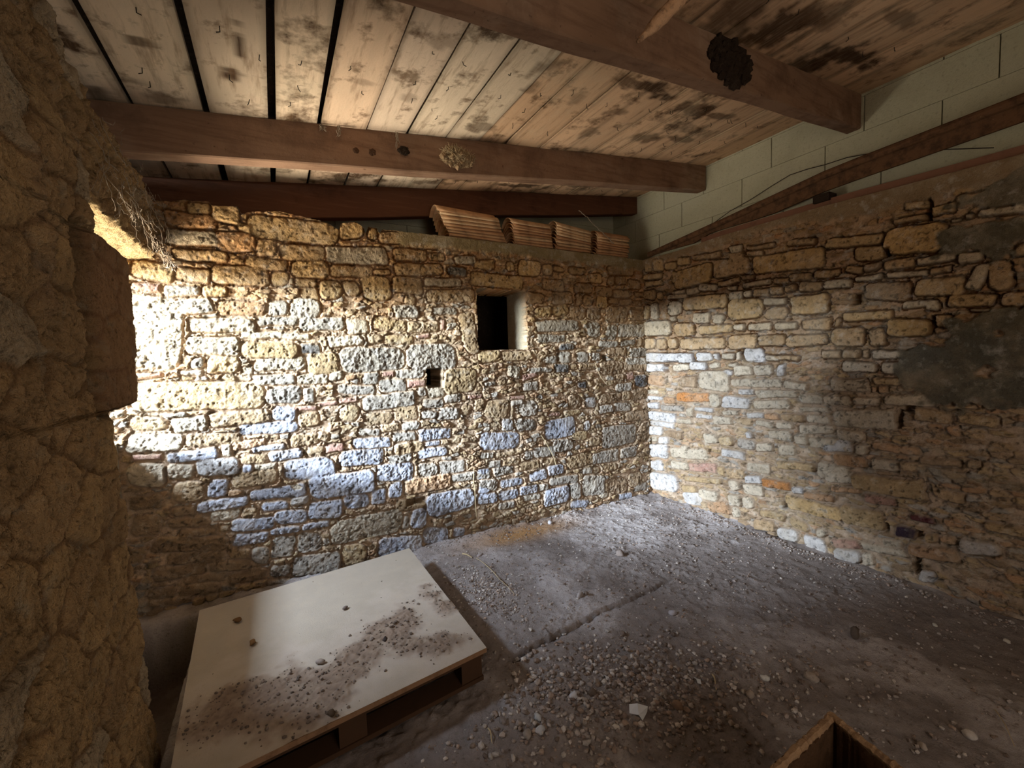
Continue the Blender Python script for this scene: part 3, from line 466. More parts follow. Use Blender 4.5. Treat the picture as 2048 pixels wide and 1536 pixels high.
# mortar droppings on the block joints
# ------------------------------------------------------------------ ceiling planks
def cz(x): return 2.755 + .113 * x
rnd = random.Random(5)
edges = [-1.25, -.82, -.512, -.222, .060, .282, .535, .770, 1.015, 1.245, 1.440, 1.712, 1.94, 2.17, 2.37, 2.575, 2.78, 3.0, 3.24, 3.6]
gaps = {2: .022, 3: .034, 4: .030, 5: .024, 6: .012, 7: .012}
b = MB(); pc = [(.66, .51, .37), (.71, .57, .41), (.69, .55, .39), (.67, .52, .37), (.64, .49, .34), (.60, .43, .29)]
def onceil(px, py):
    r = ray(px, py); t = (2.755 - CAM[2]) / (r[2] - .113 * r[0]); return CAM + r * t
STAINS = []
for (px, py, ra, rb_, am) in ((480, 95, .022, .16, .75), (470, 150, .045, .05, .85), (255, 165, .07, .05, .5), (330, 200, .10, .05, .45), (275, 85, .05, .03, .6), (375, 140, .02, .06, .6), (300, 225, .12, .05, .5),
        (880, 85, .05, .06, .3), (730, 165, .06, .03, .3), (820, 195, .05, .04, .3), (1090, 135, .08, .10, .5), (1060, 180, .06, .10, .45), (960, 255, .12, .06, .5), (1300, 175, .16, .06, .85), (1250, 165, .10, .06, .6), (1330, 195, .12, .05, .8),
        (1180, 265, .10, .08, .5), (1150, 200, .05, .10, .4), (1380, 215, .16, .07, .6), (1290, 275, .18, .08, .6), (1450, 235, .16, .05, .6), (1360, 280, .16, .05, .6), (1230, 225, .10, .05, .5), (1700, 115, .34, .07, .9), (1610, 130, .2, .09, .8),
        (1560, 60, .2, .2, .7), (1480, 20, .14, .3, .6), (1650, 30, .2, .10, .5), (1800, 40, .2, .05, .5), (930, 360, .2, .05, .6), (760, 362, .08, .05, .7), (620, 362, .08, .06, .8), (450, 370, .10, .06, .6), (1040, 372, .3, .05, .7), (860, 365, .2, .05, .5), (380, 372, .1, .1, .7), (1150, 372, .2, .05, .6), (200, 190, .07, .10, .6)):
    p = onceil(px, py); STAINS.append((p[0], p[1], ra, rb_, am))
for k in range(len(edges) - 1):
    g0 = gaps.get(k, .009) / 2; g1 = gaps.get(k + 1, .009) / 2; x0, x1 = edges[k] + g0, edges[k + 1] - g1
    x = (x0 + x1) / 2; cc = np.array(pc[k % 6] if x < 1.2 else rnd.choice(pc[3:])) * rnd.uniform(.85, 1.05)
    if x > 1.2: cc = cc * np.array([.95, .80, .68])
    nseg = 330; nx_ = 9; dz = rnd.uniform(-.003, .003)
    ys = np.linspace(.2, 3.95, nseg); xs = np.linspace(x0, x1, nx_); XX, YY = np.meshgrid(xs, ys)
    wv = .004 * np.sin(YY * 1.9 + k * 2.1); XXw = XX + wv
    ZZ = cz(XX) + dz + .003 * np.sin(YY * 2.3 + k) + .0012 * fbm(XX * 6, YY, .2, 900 + k, 3) + .004 * ((XX - x) / (x1 - x0)) ** 2
    edge_dist = np.minimum(XX - x0, x1 - XX)
    lum = 1 + .12 * fbm(XX * 7, YY, .3, 930 + k, 4, .6); cc3 = cc[None, None] * lum[..., None] * (1 - .35 * sm(-edge_dist, -.008, 0))[..., None]  # planks get darker along their long edges
    st = np.zeros(XX.shape); nbk = fbm(XXw * 1.6, YY, .09, 960, 4, .6)
    for (sx_, sy_, ra, rb_, am) in STAINS:
        st = np.maximum(st, min(.95, am * 1.25) * sm(-(np.hypot((XXw - sx_) / ra, (YY - sy_) / rb_) + .9 * nbk), -1.0, -.55))
    cc3 = cc3 * (1 - st[..., None]) + np.array((.05, .026, .013)) * st[..., None]
    o0 = len(b.v); b.v += list(map(tuple, np.stack([XXw, YY, ZZ], -1).reshape(-1, 3))); b.c += list(map(tuple, cc3.reshape(-1, 3)))
    for i in range(nseg - 1):
        for j in range(nx_ - 1): a_ = o0 + i * nx_ + j; b.f.append((a_, a_ + nx_, a_ + nx_ + 1, a_ + 1))
    for sgn in (0, nx_ - 1):
        o1 = len(b.v); b.v += [(float(XXw[i, sgn]), float(ys[i]), float(ZZ[i, sgn]) + .028) for i in range(nseg)]; b.c += [tuple(cc * .5)] * nseg
        for i in range(nseg - 1): a_ = o0 + i * nx_ + sgn; b.f.append((a_, o1 + i, o1 + i + 1, a_ + nx_))
    b.box((x0, -1.95, 0), (x1, .2, .028), cc, T=lambda p: (p[0], p[1], cz(p[0]) + p[2]))
ceil = b.build('ceiling', MS['plank']); tag(ceil, kind='structure')
b = MB(); b.box((-1.3, -2, 0), (3.7, 4.05, .03), (.02, .015, .01), T=lambda p: (p[0], p[1], cz(p[0]) + .05 + p[2])); rb = b.build('roof_deck', MS['dark']); rb.parent = ceil
# knot and stain shapes carved on the second plank
nm = MB(); nm.tube([(0, 0, .01), (0, 0, -.016), (.012, -.004, -.022)], .0018, 5); nail0 = nm.build('nail', MS['iron'], ceil)
spots = []
for k in range(2, len(edges) - 2):
    for yy in (2.05, 2.28, 1.93, 2.45, 3.3, 1.2):
        if rnd.random() < .62: spots.append((rnd.uniform(edges[k] + .03, edges[k + 1] - .03), yy + rnd.uniform(-.07, .07)))
for i, (x, yy) in enumerate(spots[:90]):
    o = nail0 if i == 0 else nail0.copy()
    if i: C.objects.link(o)
    o.parent = ceil; o.location = (x, yy, cz(x)); o.rotation_euler = (rnd.uniform(-.3, .3), rnd.uniform(-.3, .3), rnd.uniform(0, 6.28))

# ------------------------------------------------------------------ roof beams
def bz(x): return 2.54 + .113 * x
def beam(name, y0f, wd, x0, x1, lo, material, seed, lab):
    rn = random.Random(seed); n = 90; vs = []; fs = []
    for i in range(n + 1):
        x = x0 + (x1 - x0) * i / n; y0 = y0f(x); w_ = .0025 * math.sin(x * 7 + seed) + rn.uniform(-.0008, .0008); zb = lo(x) + .003 * math.sin(x * 3 + seed); zt = cz(x) - .001
        r = .006
        for (yy, zz_) in ((y0 + r, zb), (y0 + wd - r, zb), (y0 + wd, zb + r), (y0 + wd, zt), (y0, zt), (y0, zb + r)): vs.append((x, yy + w_, zz_))
    for i in range(n):
        for a in range(6): c2 = (a + 1) % 6; fs.append((i * 6 + a, i * 6 + c2, (i + 1) * 6 + c2, (i + 1) * 6 + a))
    fs += [tuple(range(6))[::-1], tuple(range(n * 6, n * 6 + 6))]
    m_ = MB(); m_.add(vs, [f[::-1] for f in fs]); return tag(m_.build(name, material), lab, 'beam', 'roof beams')
beam('roof_beam', lambda x: 1.275 + .062 * x, .085, -.9, 3.505, bz, MS['beam'], 1, 'nearest long sawn roof beam crossing the top of the picture under the planks')
beam('roof_beam', lambda x: 2.625 + .012 * x, .095, -.75, 3.49, bz, MS['beam'], 2, 'middle red-brown roof beam carrying the straw nest')
beam('roof_beam', lambda x: 3.52, .09, -.9, 3.5, lambda x: 2.507 + .134 * x, MS['beam_dark'], 3, 'farthest dark red roof beam above the stacked roof tiles')

# ------------------------------------------------------------------ floor
RES = .011; RES = .0085; x = np.arange(-1.2, 3.62, RES); y = np.arange(.3, 3.42, RES); X, Y = np.meshgrid(x, y)
rough = fbm(X, Y, .05, 700, 4, .6); bg = fbm(X, Y, .5, 710, 3); med = fbm(X, Y, .14, 715, 3)
edge_y = 1.85 + (X - .97) * .096 + .016 * fbm(X, Y * 0, .12, 720, 4, .6)
slab = sm(Y - edge_y, -.004, .008) * (1 - sm(X, 2.05, 2.45)) * sm(X, .8, .95)
Hf = .012 * bg + .009 * med + .009 * rough + .020 * slab * (1 - .5 * sm(X, 1.1, 2.2)) - .012
Hf += .03 * sm(Y, 3.05, 3.32) * (.4 + .6 * sm(med, -.3, .5)) + .035 * sm(X, 3.2, 3.5) * (.5 + .5 * med)
shade_pit = sm(-X + .015 * med, .465, .505) * sm(-Y + .04 * med, -3.16, -3.08); Hf += -.36 * shade_pit - .006 * np.exp(-((Y - edge_y + .015) / .012) ** 2) * (X > .95) * (X < 2.2)  # trench left of the panel, sunk to hold shade
crk = np.exp(-((Y - edge_y + .003) / .005) ** 2) * (X > .93) * (1 - sm(X, 1.9, 2.3)) * (.35 + .65 * sm(fbm(X, Y * 0, .09, 722, 3), -.4, .3)); Hf -= .022 * crk
for (cx_, cy_) in ((1.2, 2.5), (1.05, 2.45)): pass
Hf += .009 * sm(fbm(X, Y, .03, 730, 3), .15, .6) * sm(fbm(X, Y, .6, 735, 2), -.3, .4)
d0, d1, d2 = np.array(lin((136, 127, 124))), np.array(lin((186, 179, 179))), np.array(lin((186, 142, 92)))
cm = sm(bg + .4 * med, -.1, .5)[..., None] * .7
Cf = d0 * (1 - cm) + d1 * cm
Cf *= (1 + .25 * rough)[..., None]
org = (np.exp(-(((X - 1.75) / .45) ** 2 + ((Y - 3.12) / .14) ** 2)) * .9)[..., None]; Cf = Cf * (1 - org) + d2 * org
yel = (sm(X - Y, 1.0, 2.6) * .30)[..., None]; Cf = Cf * (1 - yel) + Cf * np.array([1.0, .95, .78]) * yel
Cf *= (1 - .3 * crk)[..., None]; Cf = Cf * (1 - shade_pit[..., None]) + Cf * np.array([.42, .36, .32]) * shade_pit[..., None]  # trench floor darkened: its shade is painted into the dirt colour
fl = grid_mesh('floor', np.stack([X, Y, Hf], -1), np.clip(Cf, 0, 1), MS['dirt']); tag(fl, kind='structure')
def fz(px_, py_):
    i = int(np.clip((px_ - x[0]) / RES, 0, len(x) - 1)); j = int(np.clip((py_ - y[0]) / RES, 0, len(y) - 1)); return float(Hf[j, i])
b = MB(); b.box((-1.2, -1.9, -.08), (3.6, .31, -.004)); tag(b.build('floor', mat('dirt_out_of_view', (.16, .13, .11))), kind='structure')

# gravel and crumbs nobody could count
rnd = random.Random(11); b = MB(); gc = [lin(c) for c in ((142, 130, 124), (160, 150, 144), (118, 104, 96), (182, 174, 168), (146, 128, 116))]
def inboard(x_, y_): return -.47 < x_ < .80 and 1.60 < y_ < 3.03
for i in range(9600):
    if i < 3800 or i > 8200: x_, y_ = rnd.uniform(.0, 3.2), rnd.uniform(.45, 3.2)
    elif i < 5700: x_ = rnd.gauss(1.35, .38); y_ = 1.78 - .32 * (x_ - .6) + rnd.gauss(-.15, .17)
    elif i < 6600: x_ = rnd.gauss(1.10, .10); y_ = rnd.gauss(2.45, .16)
    elif i < 7000: x_ = rnd.uniform(.95, 3.1); y_ = 3.27 - abs(rnd.gauss(0, .06))
    else: x_ = 3.38 - abs(rnd.gauss(0, .06)); y_ = rnd.uniform(.5, 3.1)
    if math.hypot(x_ - 1.262, y_ - 1.30) < .055 or inboard(x_, y_) or not (.32 < y_ < 3.27) or x_ > 3.38: continue
    r = rnd.choice((.003, .004, .005, .006, .009) if not 3800 <= i < 5700 else (.004, .006, .008, .010, .013)) * rnd.uniform(.7, 1.3)
    b.rock((x_, y_, fz(x_, y_) + r * .35), r, (1, rnd.uniform(.6, 1), rnd.uniform(.45, .8)), rnd, gc[rnd.randrange(5)] * rnd.uniform(.7, 1.2), 1)
tag(b.build('gravel', MS['crumb']), 'loose gravel and dirt crumbs strewn over the dirt floor', 'gravel', kind='stuff')

# pebbles one could count
def pebble(px, py, r, sq, c, lab, name='pebble', sub=2):
    p = onz(px, py, .0); z_ = fz(p[0], p[1]); r *= 1.2; m_ = MB(); m_.rock((0, 0, 0), r, sq, rnd, lin(c), sub)
    o = m_.build(name, MS['crumb'], None, True); o.location = (p[0], p[1], z_ + r * sq[2] * .55); return tag(o, lab, name.replace('_', ' '), 'loose stones on the dirt floor')
PB = [(1147, 1390, .016, (1, .8, .7), (186, 186, 192), 'pale grey rounded pebble left of the white plastic scrap'),
      (1185, 1383, .017, (1, .8, .8), (96, 84, 76), 'dark brown dirt clod just right of the pale grey rounded pebble'),
      (1355, 1412, .021, (.7, 1.1, .8), (136, 112, 94), 'upright tan stone right of the white plastic scrap'),
      (1500, 1388, .017, (1, .8, .9), (150, 136, 124), 'tan stone with a deep shadow above the broken brown box'),
      (1530, 1355, .015, (1.1, .8, .7), (192, 190, 184), 'whitish pebble up and left of the largest stone in the dirt'),
      (1622, 1355, .024, (1, .75, .8), (150, 138, 128), 'largest grey-brown stone standing in the dirt above the broken brown box'),
      (1488, 1380, .012, (1, .9, .7), (150, 140, 130), 'small tan stone touching the stone with a deep shadow'),
      (1055, 1467, .018, (.8, 1, .7), (150, 140, 132), 'brown egg-shaped pebble near the bottom edge of the picture'),
      (1080, 1458, .018, (1.1, .8, .7), (170, 170, 174), 'rough grey stone right beside the brown egg-shaped pebble'),
      (1076, 1432, .014, (1, .8, .7), (168, 168, 170), 'grey stone just behind the brown egg-shaped pebble'),
      (1012, 1392, .011, (.8, 1, .7), (150, 140, 132), 'small long pebble between the wooden panel and the pale grey pebble'),
      (1160, 1197, .022, (1.2, .7, .7), (160, 152, 150), 'pair-like grey clod on the raised slab behind the crack'),
      (1172, 1193, .015, (.9, .9, .8), (110, 98, 90), 'dark clod touching the grey clod on the raised slab'),
      (1240, 1110, .032, (1.1, .8, .6), (140, 128, 122), 'broad flat dirt clod on the slab toward the far wall'),
      (1345, 1225, .019, (1.1, .8, .6), (165, 160, 165), 'bluish-grey flat stone in front of the slab crack'),
      (1245, 1265, .014, (1, .9, .8), (112, 98, 90), 'dark round clod in front of the slab crack'),
      (1710, 1270, .034, (.7, .5, .9), (92, 82, 74), 'dark jagged clod in the dirt toward the right wall'),
      (1940, 1470, .018, (1, .9, .8), (176, 168, 160), 'pale angular stone near the lower right of the picture'),
      (2014, 1278, .012, (1, .8, .7), (196, 190, 178), 'cream pebble at the right edge of the picture'),
      (1870, 1245, .010, (1.2, .8, .7), (190, 186, 176), 'small cream pebble by the foot of the right wall'),
      (1845, 1487, .014, (1, .8, .7), (160, 148, 138), 'small brown stone just right of the broken brown box'),
      (960, 1113, .017, (1.3, .7, .6), (150, 140, 138), 'long grey clod beside the far corner of the wooden panel'),
      (1100, 1048, .018, (1, .9, .9), (196, 194, 200), 'rounded pale stone fallen at the foot of the back wall'),
      (1463, 1440, .012, (1, .8, .7), (170, 158, 148), 'small tan stone left of the broken brown box'),
      (1440, 1385, .012, (1, .9, .8), (140, 126, 116), 'small brown clod left of the tan stone with a deep shadow')]
for p in PB: pebble(*p)

# ------------------------------------------------------------------ scraps, straws and twigs on the floor
p = onz(1275, 1415, .012); m_ = MB()
vs = [(-.035, -.01, .0), (.0, -.028, .012), (.038, -.004, .004), (.045, .014, .012), (.002, .016, .022), (-.03, .026, .006), (.012, -.045, .004)]
top_ = [(a, b_, c + .0018) for a, b_, c in vs]; fs_ = [(0, 1, 4, 5), (1, 2, 3, 4), (1, 6, 2)]
m_.add(vs + top_, [f[::-1] for f in fs_] + [tuple(i + 7 for i in f) for f in fs_] + [(0, 1, 8, 7), (5, 0, 7, 12), (4, 5, 12, 11), (3, 4, 11, 10), (2, 3, 10, 9), (6, 2, 9, 13), (1, 6, 13, 8)])
o = m_.build('plastic_scrap', MS['gray']); o.location = (p[0], p[1], fz(p[0], p[1]) + .006); o.rotation_euler = (.1, 0, -.6); tag(o, 'largest crumpled white plastic scrap lying on the dirt floor', 'scrap', 'plastic scraps')
for (px, py, s_, lab) in ((1213, 1352, .45, 'small bluish plastic chip on the dirt in front of the slab corner'), (1395, 1362, .55, 'folded pale plastic chip lying right of the centre floor, beside a straw')):
    p = onz(px, py, 0); c2 = o.copy(); C.objects.link(c2); c2.location = (p[0], p[1], fz(p[0], p[1]) + .004); c2.scale = (s_,) * 3; c2.rotation_euler = (.2, .1, 1.4); c2['label'] = lab
def straw(a, b_, r, lab, m=MS['straw'], name='straw', cat='straw', sag=.004):
    pa, pb = onz(*a, 0), onz(*b_, 0); pts = []
    for i in range(9):
        t = i / 8; q = pa * (1 - t) + pb * t; pts.append((q[0] + .004 * math.sin(5 * t), q[1], fz(q[0], q[1]) + r + .003 + sag * math.sin(3.1 * t)))
    m_ = MB(); m_.tube(pts, [r * (1 - .4 * i / 8) for i in range(9)], 6); return tag(m_.build(name, m), lab, cat, 'straws and twigs on the floor')
straw((952, 1118), (1030, 1192), .0022, 'long thin pale straw lying diagonally on the raised slab', sag=.012)
straw((1425, 1345), (1434, 1376), .0035, 'short pale straw standing beside the folded plastic chip')
straw((976, 1452), (986, 1482), .003, 'short tan straw at the bottom of the picture')
straw((1012, 1060), (1004, 1080), .002, 'fine straw at the foot of the back wall')
straw((925, 1112), (945, 1118), .006, 'small pale bone-like twig beside the far corner of the wooden panel')
straw((1990, 1420), (2030, 1490), .002, 'thin pale twig near the lower right edge')

# ------------------------------------------------------------------ wooden panel on a pallet
BT = .163; A_, B_, C_, D_ = np.array([.760, 3.0]), np.array([.780, 1.76]), np.array([-.375, 1.625]), np.array([-.440, 2.85])
def bil(s, t): return (D_ * (1 - s) + A_ * s) * t + (C_ * (1 - s) + B_ * s) * (1 - t)
plat = empty('wooden_panel', (0, 0, 0)); tag(plat, 'large square pale wooden panel with dirt on it, laid on a low pallet', 'panel')
N_ = 240; s = np.linspace(0, 1, N_); S_, T_ = np.meshgrid(s, s)
XY = ((D_[None, None] * (1 - S_)[..., None] + A_ * S_[..., None]) * T_[..., None] + (C_ * (1 - S_)[..., None] + B_ * S_[..., None]) * (1 - T_)[..., None])
X, Y = XY[..., 0], XY[..., 1]
def seg(ax, ay, bx, by):
    vx, vy = bx - ax, by - ay; t = np.clip(((X - ax) * vx + (Y - ay) * vy) / (vx * vx + vy * vy), 0, 1); return np.hypot(X - ax - t * vx, Y - ay - t * vy)
nn = fbm(X, Y, .12, 800, 4, .6)
dd = np.minimum(np.minimum(seg(.50, 2.20, .05, 1.86) - .16, seg(.08, 1.86, -.2, 1.95) - .21), np.minimum(seg(.72, 2.15, .68, 2.42) - .08, seg(.4, 1.98, .68, 1.86) - .10))
dirt = sm(-dd + .13 * nn, -.02, .10); dust = sm(-dd + .2 * nn, -.22, .05)
fine = fbm(X, Y, .02, 810, 4, .6)
Hb = (.002 + .009 * dirt * (.6 + .8 * fine)) * (dirt > .02) * dirt
base = np.array(lin((154, 144, 132))) * (1 + .05 * nn)[..., None]; du_ = np.array(lin((172, 160, 150))); di = np.array(lin((122, 106, 94)))
Cb = base * (1 - .55 * dust[..., None]) + du_ * .55 * dust[..., None]; Cb = Cb * (1 - dirt[..., None]) + di * (1 + .3 * fine)[..., None] * dirt[..., None]
grid_mesh('top', np.stack([X, Y, BT + Hb], -1), np.clip(Cb, 0, 1), MS['board'], parent=plat)
m_ = MB(); q = [tuple(bil(*k)) for k in ((0, 0), (1, 0), (1, 1), (0, 1))]
m_.add([(a, b_, BT - .022) for a, b_ in q] + [(a, b_, BT - .0005) for a, b_ in q], [(3, 2, 1, 0), (0, 1, 5, 4), (1, 2, 6, 5), (2, 3, 7, 6), (3, 0, 4, 7), (4, 5, 6, 7)]); m_.build('panel_edge', MS['boardedge'], plat)
def pbox(name, s0, t0, s1, t1, z0, z1, m=MS['pallet']):
    m_ = MB(); q = [bil(s0, t0), bil(s1, t0), bil(s1, t1), bil(s0, t1)]
    m_.add([(a, b_, z0) for a, b_ in q] + [(a, b_, z1) for a, b_ in q], [(3, 2, 1, 0), (0, 1, 5, 4), (1, 2, 6, 5), (2, 3, 7, 6), (3, 0, 4, 7), (4, 5, 6, 7)]); return m_.build(name, m, plat)
for t0 in (.015, .46, .90): pbox('pallet_rail', .01, t0, .99, t0 + .085, BT - .047, BT - .0225)
for s0 in (.015, .44, .895):
    for t0 in (.02, .46, .895): pbox('pallet_block', s0, t0, s0 + .09, t0 + .08, .022, BT - .0475)
for t0 in (.015, .46, .90): pbox('bottom_board', .01, t0, .99, t0 + .085, .002, .0215)
# loose dirt and pebbles resting on the panel
m_ = MB()
for i in range(2600):
    s_, t_ = rnd.random(), rnd.random(); ii, jj = int(t_ * (N_ - 1)), int(s_ * (N_ - 1))
    if rnd.random() > float(dirt[ii, jj]) * 1.2 + .012: continue
    p = bil(s_, t_); r = rnd.choice((.002, .003, .003, .004, .007)) * rnd.uniform(.7, 1.3)
    m_.rock((p[0], p[1], BT + float(Hb[ii, jj]) + r * .3), r, (1, rnd.uniform(.6, 1), .6), rnd, lin((110, 98, 90)) * rnd.uniform(.6, 1.3), 1)
tag(m_.build('loose_dirt', MS['crumb']), 'dark crumbly dirt spilled across the pale wooden panel', 'dirt', kind='stuff')
for (px, py, r, c, lab) in ((690, 1217, .015, (110, 98, 92), 'lone dark pebble on the clean far part of the wooden panel'), (475, 1242, .020, (104, 78, 52), 'brown dirt lump near the far left corner of the wooden panel'),
                            (505, 1287, .018, (110, 82, 54), 'brown flat dirt lump left of the lit part of the wooden panel'), (640, 1325, .018, (140, 128, 120), 'grey lump in the middle of the dirt on the wooden panel'), (770, 1280, .013, (60, 52, 50), 'black crumb in the dirt on the wooden panel, toward the right'), (663, 1428, .016, (80, 66, 54), 'round dark clod near the front edge of the wooden panel')):
    p = onz(px, py, BT + .005); mm = MB(); mm.rock((0, 0, 0), r, (1.2, .8, .5), rnd, lin(c), 2); o = mm.build('dirt_clod', MS['crumb'], None, True); o.location = (p[0], p[1], BT + .004 + r * .35); tag(o, lab, 'dirt clod', 'clods on the wooden panel')

# ------------------------------------------------------------------ roof tiles stacked on the ledge
def tile_mesh(L, r0, r1, seed):
    m_ = MB(); n = 14; th = .011; vs = []; rn = random.Random(seed)
    for i in range(7):
        t = i / 6; r = r0 + (r1 - r0) * t
        for rr in (r, r - th):
            for k in range(n + 1):
                a = math.pi * (.17 + .66 * k / n); vs.append((t * L, rr * math.cos(a), rr * 1.15 * (math.sin(a) - .50) + .003 * math.sin(3 * t + seed)))
    R2 = 2 * (n + 1); fs = []
    for i in range(6):
        for k in range(n):
            a, c = i * R2 + k, (i + 1) * R2 + k; fs.append((a, a + 1, c + 1, c)); a += n + 1; c += n + 1; fs.append((a, c, c + 1, a + 1))
        for e in (0, n): a, c = i * R2 + e, (i + 1) * R2 + e; fs.append((a, c, c + n + 1, a + n + 1) if e == 0 else (a, a + n + 1, c + n + 1, c))
    for i in (0, 6):
        for k in range(n): a = i * R2 + k; fs.append((a, a + n + 1, a + n + 2, a + 1) if i == 0 else (a, a + 1, a + n + 2, a + n + 1))
    cc = np.array(lin(rn.choice(((214, 178, 138), (204, 162, 122), (222, 190, 150), (190, 146, 108))))); m_.add(vs, fs, cc); return m_
ORD = ['lowest', 'second lowest', 'third from the bottom', 'fourth from the bottom', 'fifth from the bottom', 'fourth from the top', 'third from the top', 'second from the top', 'topmost']
def ledge(x_): return float(np.interp(x_, tx, tz)) - .012
STK = [('leftmost, best lit stack of roof tiles', 1.285, 1.85, .0, 9, -.012, .47), ('second stack of roof tiles from the left', 1.875, 2.27, .0, 9, -.003, .40), ('third stack of roof tiles from the left', 2.305, 2.70, -.12, 9, .0, .40), ('stack of roof tiles nearest the room corner', 2.76, 3.17, -.02, 9, .004, .41)]
for si, (nm_, xa, xb, tilt, n, sh, L) in enumerate(STK):
    for k in range(n):
        o = tile_mesh(L + (.05 if si == 0 else 0), .120, .106, si * 20 + k).build('roof_tile', MS['tile'], None, True)
        xx = xa + sh * k + rnd.uniform(-.008, .008); zb = min(ledge(xa), ledge(xb)) + .010 + k * (.0262 if si == 0 else .0245) + rnd.uniform(-.003, .003)
        o.location = (xx, 3.415 + rnd.uniform(-.003, .003), zb + (max(0, -tilt) * .38 * k / n)); o.rotation_euler = (0, -tilt * -.9 * k / n * -1 + (-.02 if si == 0 else 0) * 0, rnd.uniform(-.02, .02))
        tag(o, 'curved clay roof tile, ' + ORD[k] + ' in the ' + nm_, 'roof tile', 'clay roof tiles in the ' + nm_)

# ------------------------------------------------------------------ things along the right ledge
def sweep(pts, prof, name, m, parent=None):
    m_ = MB(); n = len(prof); vs = []; fs = []
    for i, p in enumerate(pts):
        p = Vector(p)
        for (a, c) in prof: vs.append((p.x + a, p.y, p.z + c))
    for i in range(len(pts) - 1):
        for a in range(n): c2 = (a + 1) % n; fs.append((i * n + a, i * n + c2, (i + 1) * n + c2, (i + 1) * n + a))
    fs += [tuple(range(n)), tuple(range((len(pts) - 1) * n, len(pts) * n))[::-1]]
    m_.add(vs, fs); return m_.build(name, m, parent)
bar = empty('steel_bar', (3.36, 3.1, 2.47)); tag(bar, 'long rusty steel bar slanting up along the ledge of the right wall', 'bar')
bp = [(3.40 - .03 * i / 14, 3.27 - 3.3 * i / 14, 2.484 + (.028 * i / 14 * 3.3) + .03 * math.sin(3.1 * i / 14)) for i in range(15)]
ang = [(-.030 * math.cos(t), .030 * math.sin(t)) for t in np.linspace(-.4, math.pi + .4, 9)]
z1 = lambda y_: np.interp(y_, [0, .73, 1.61, 2.4, 3.25], [2.74, 2.71, 2.675, 2.575, 2.478])
bp = [(3.385 - .02 * i / 18, 3.25 - 3.2 * i / 18, float(z1(3.25 - 3.2 * i / 18))) for i in range(19)]
o = sweep([(p[0] - 3.36, p[1] - 3.1, p[2] - 2.47) for p in bp], [(-.026 * math.cos(t), .026 * math.sin(t)) for t in np.linspace(0, 2 * math.pi, 13)[:-1]], 'round_edge', MS['steel'], bar)
webp = [((3.395) - 3.36, p[1] - 3.1, p[2] - 2.47) for p in bp]
m_ = MB(); vs = []; fs = []
for i, p in enumerate(webp):
    yw = p[1] + 3.1; h_ = min(.105, max(.012, p[2] + 2.47 - (2.468 if yw > 2.6 else 2.515)))
    for (a, c) in ((-.006, -.015), (.010, -.015), (.010, -h_), (-.006, -h_)): vs.append((p[0] + a, p[1], p[2] + c))
for i in range(18):
    for a in range(4): c2 = (a + 1) % 4; fs.append((i * 4 + a, i * 4 + c2, (i + 1) * 4 + c2, (i + 1) * 4 + a))
fs += [(0, 1, 2, 3), (75, 74, 73, 72)]; m_.add(vs, fs); m_.build('web', MS['steel'], bar)
bt = [(3.40, 2.62 - 2.6 * i / 12, float(np.interp(2.62 - 2.6 * i / 12, ty_, tzr)) + .030) for i in range(13)]
o = sweep(bt, [(-.035, -.027), (-.035, .024), (.035, .024), (.035, -.027)], 'wood_batten', MS['redwood']); tag(o, 'red-brown wooden batten lying flat along the ledge under the steel bar', 'batten')
m_ = MB(); m_.box((3.34, 1.60, 2.488), (3.44, 1.70, 2.54)); tag(m_.build('wood_offcut', MS['dark']), 'short black block end resting on the batten under the steel bar', 'block')
wp = [(3.43, 2.55, 2.60), (3.45, 2.40, 2.665), (3.46, 2.233, 2.703), (3.46, 2.05, 2.755), (3.46, 1.921, 2.786), (3.46, 1.80, 2.782), (3.455, 1.685, 2.767), (3.45, 1.55, 2.76), (3.45, 1.422, 2.734), (3.44, 1.148, 2.639), (3.44, .859, 2.532)]
m_ = MB(); m_.tube(wp, .0028, 6); tag(m_.build('iron_wire', MS['iron']), 'thin dark bent wire arching over the steel bar on the block wall', 'wire')

# ------------------------------------------------------------------ stick hanging near the camera
tip = onz(1274, 84, 2.42); endp = onz(1400, -40, 2.62); m_ = MB(); pts = []; rr = []
for i in range(16):
    t = i / 15; q = tip * (1 - t) + endp * t; pts.append((q[0] + .002 * math.sin(9 * t), q[1], q[2])); rr.append(.004 + .017 * min(1, t * 3.2) + .0014 * math.sin(i * 2.3))
up = Vector(endp) + (Vector(endp) - Vector(tip)).normalized() * .1
pts.append((up[0], up[1], up[2])); rr.append(.021); pts.append((up[0] + .03, up[1] - .1, cz(up[0] + .03) - .02)); rr.append(.021)
m_.tube(pts, rr, 12); tag(m_.build('broken_stick', MS['stick'], None, True), 'flaky pointed stick hanging down below the planks, close to the viewer', 'stick')

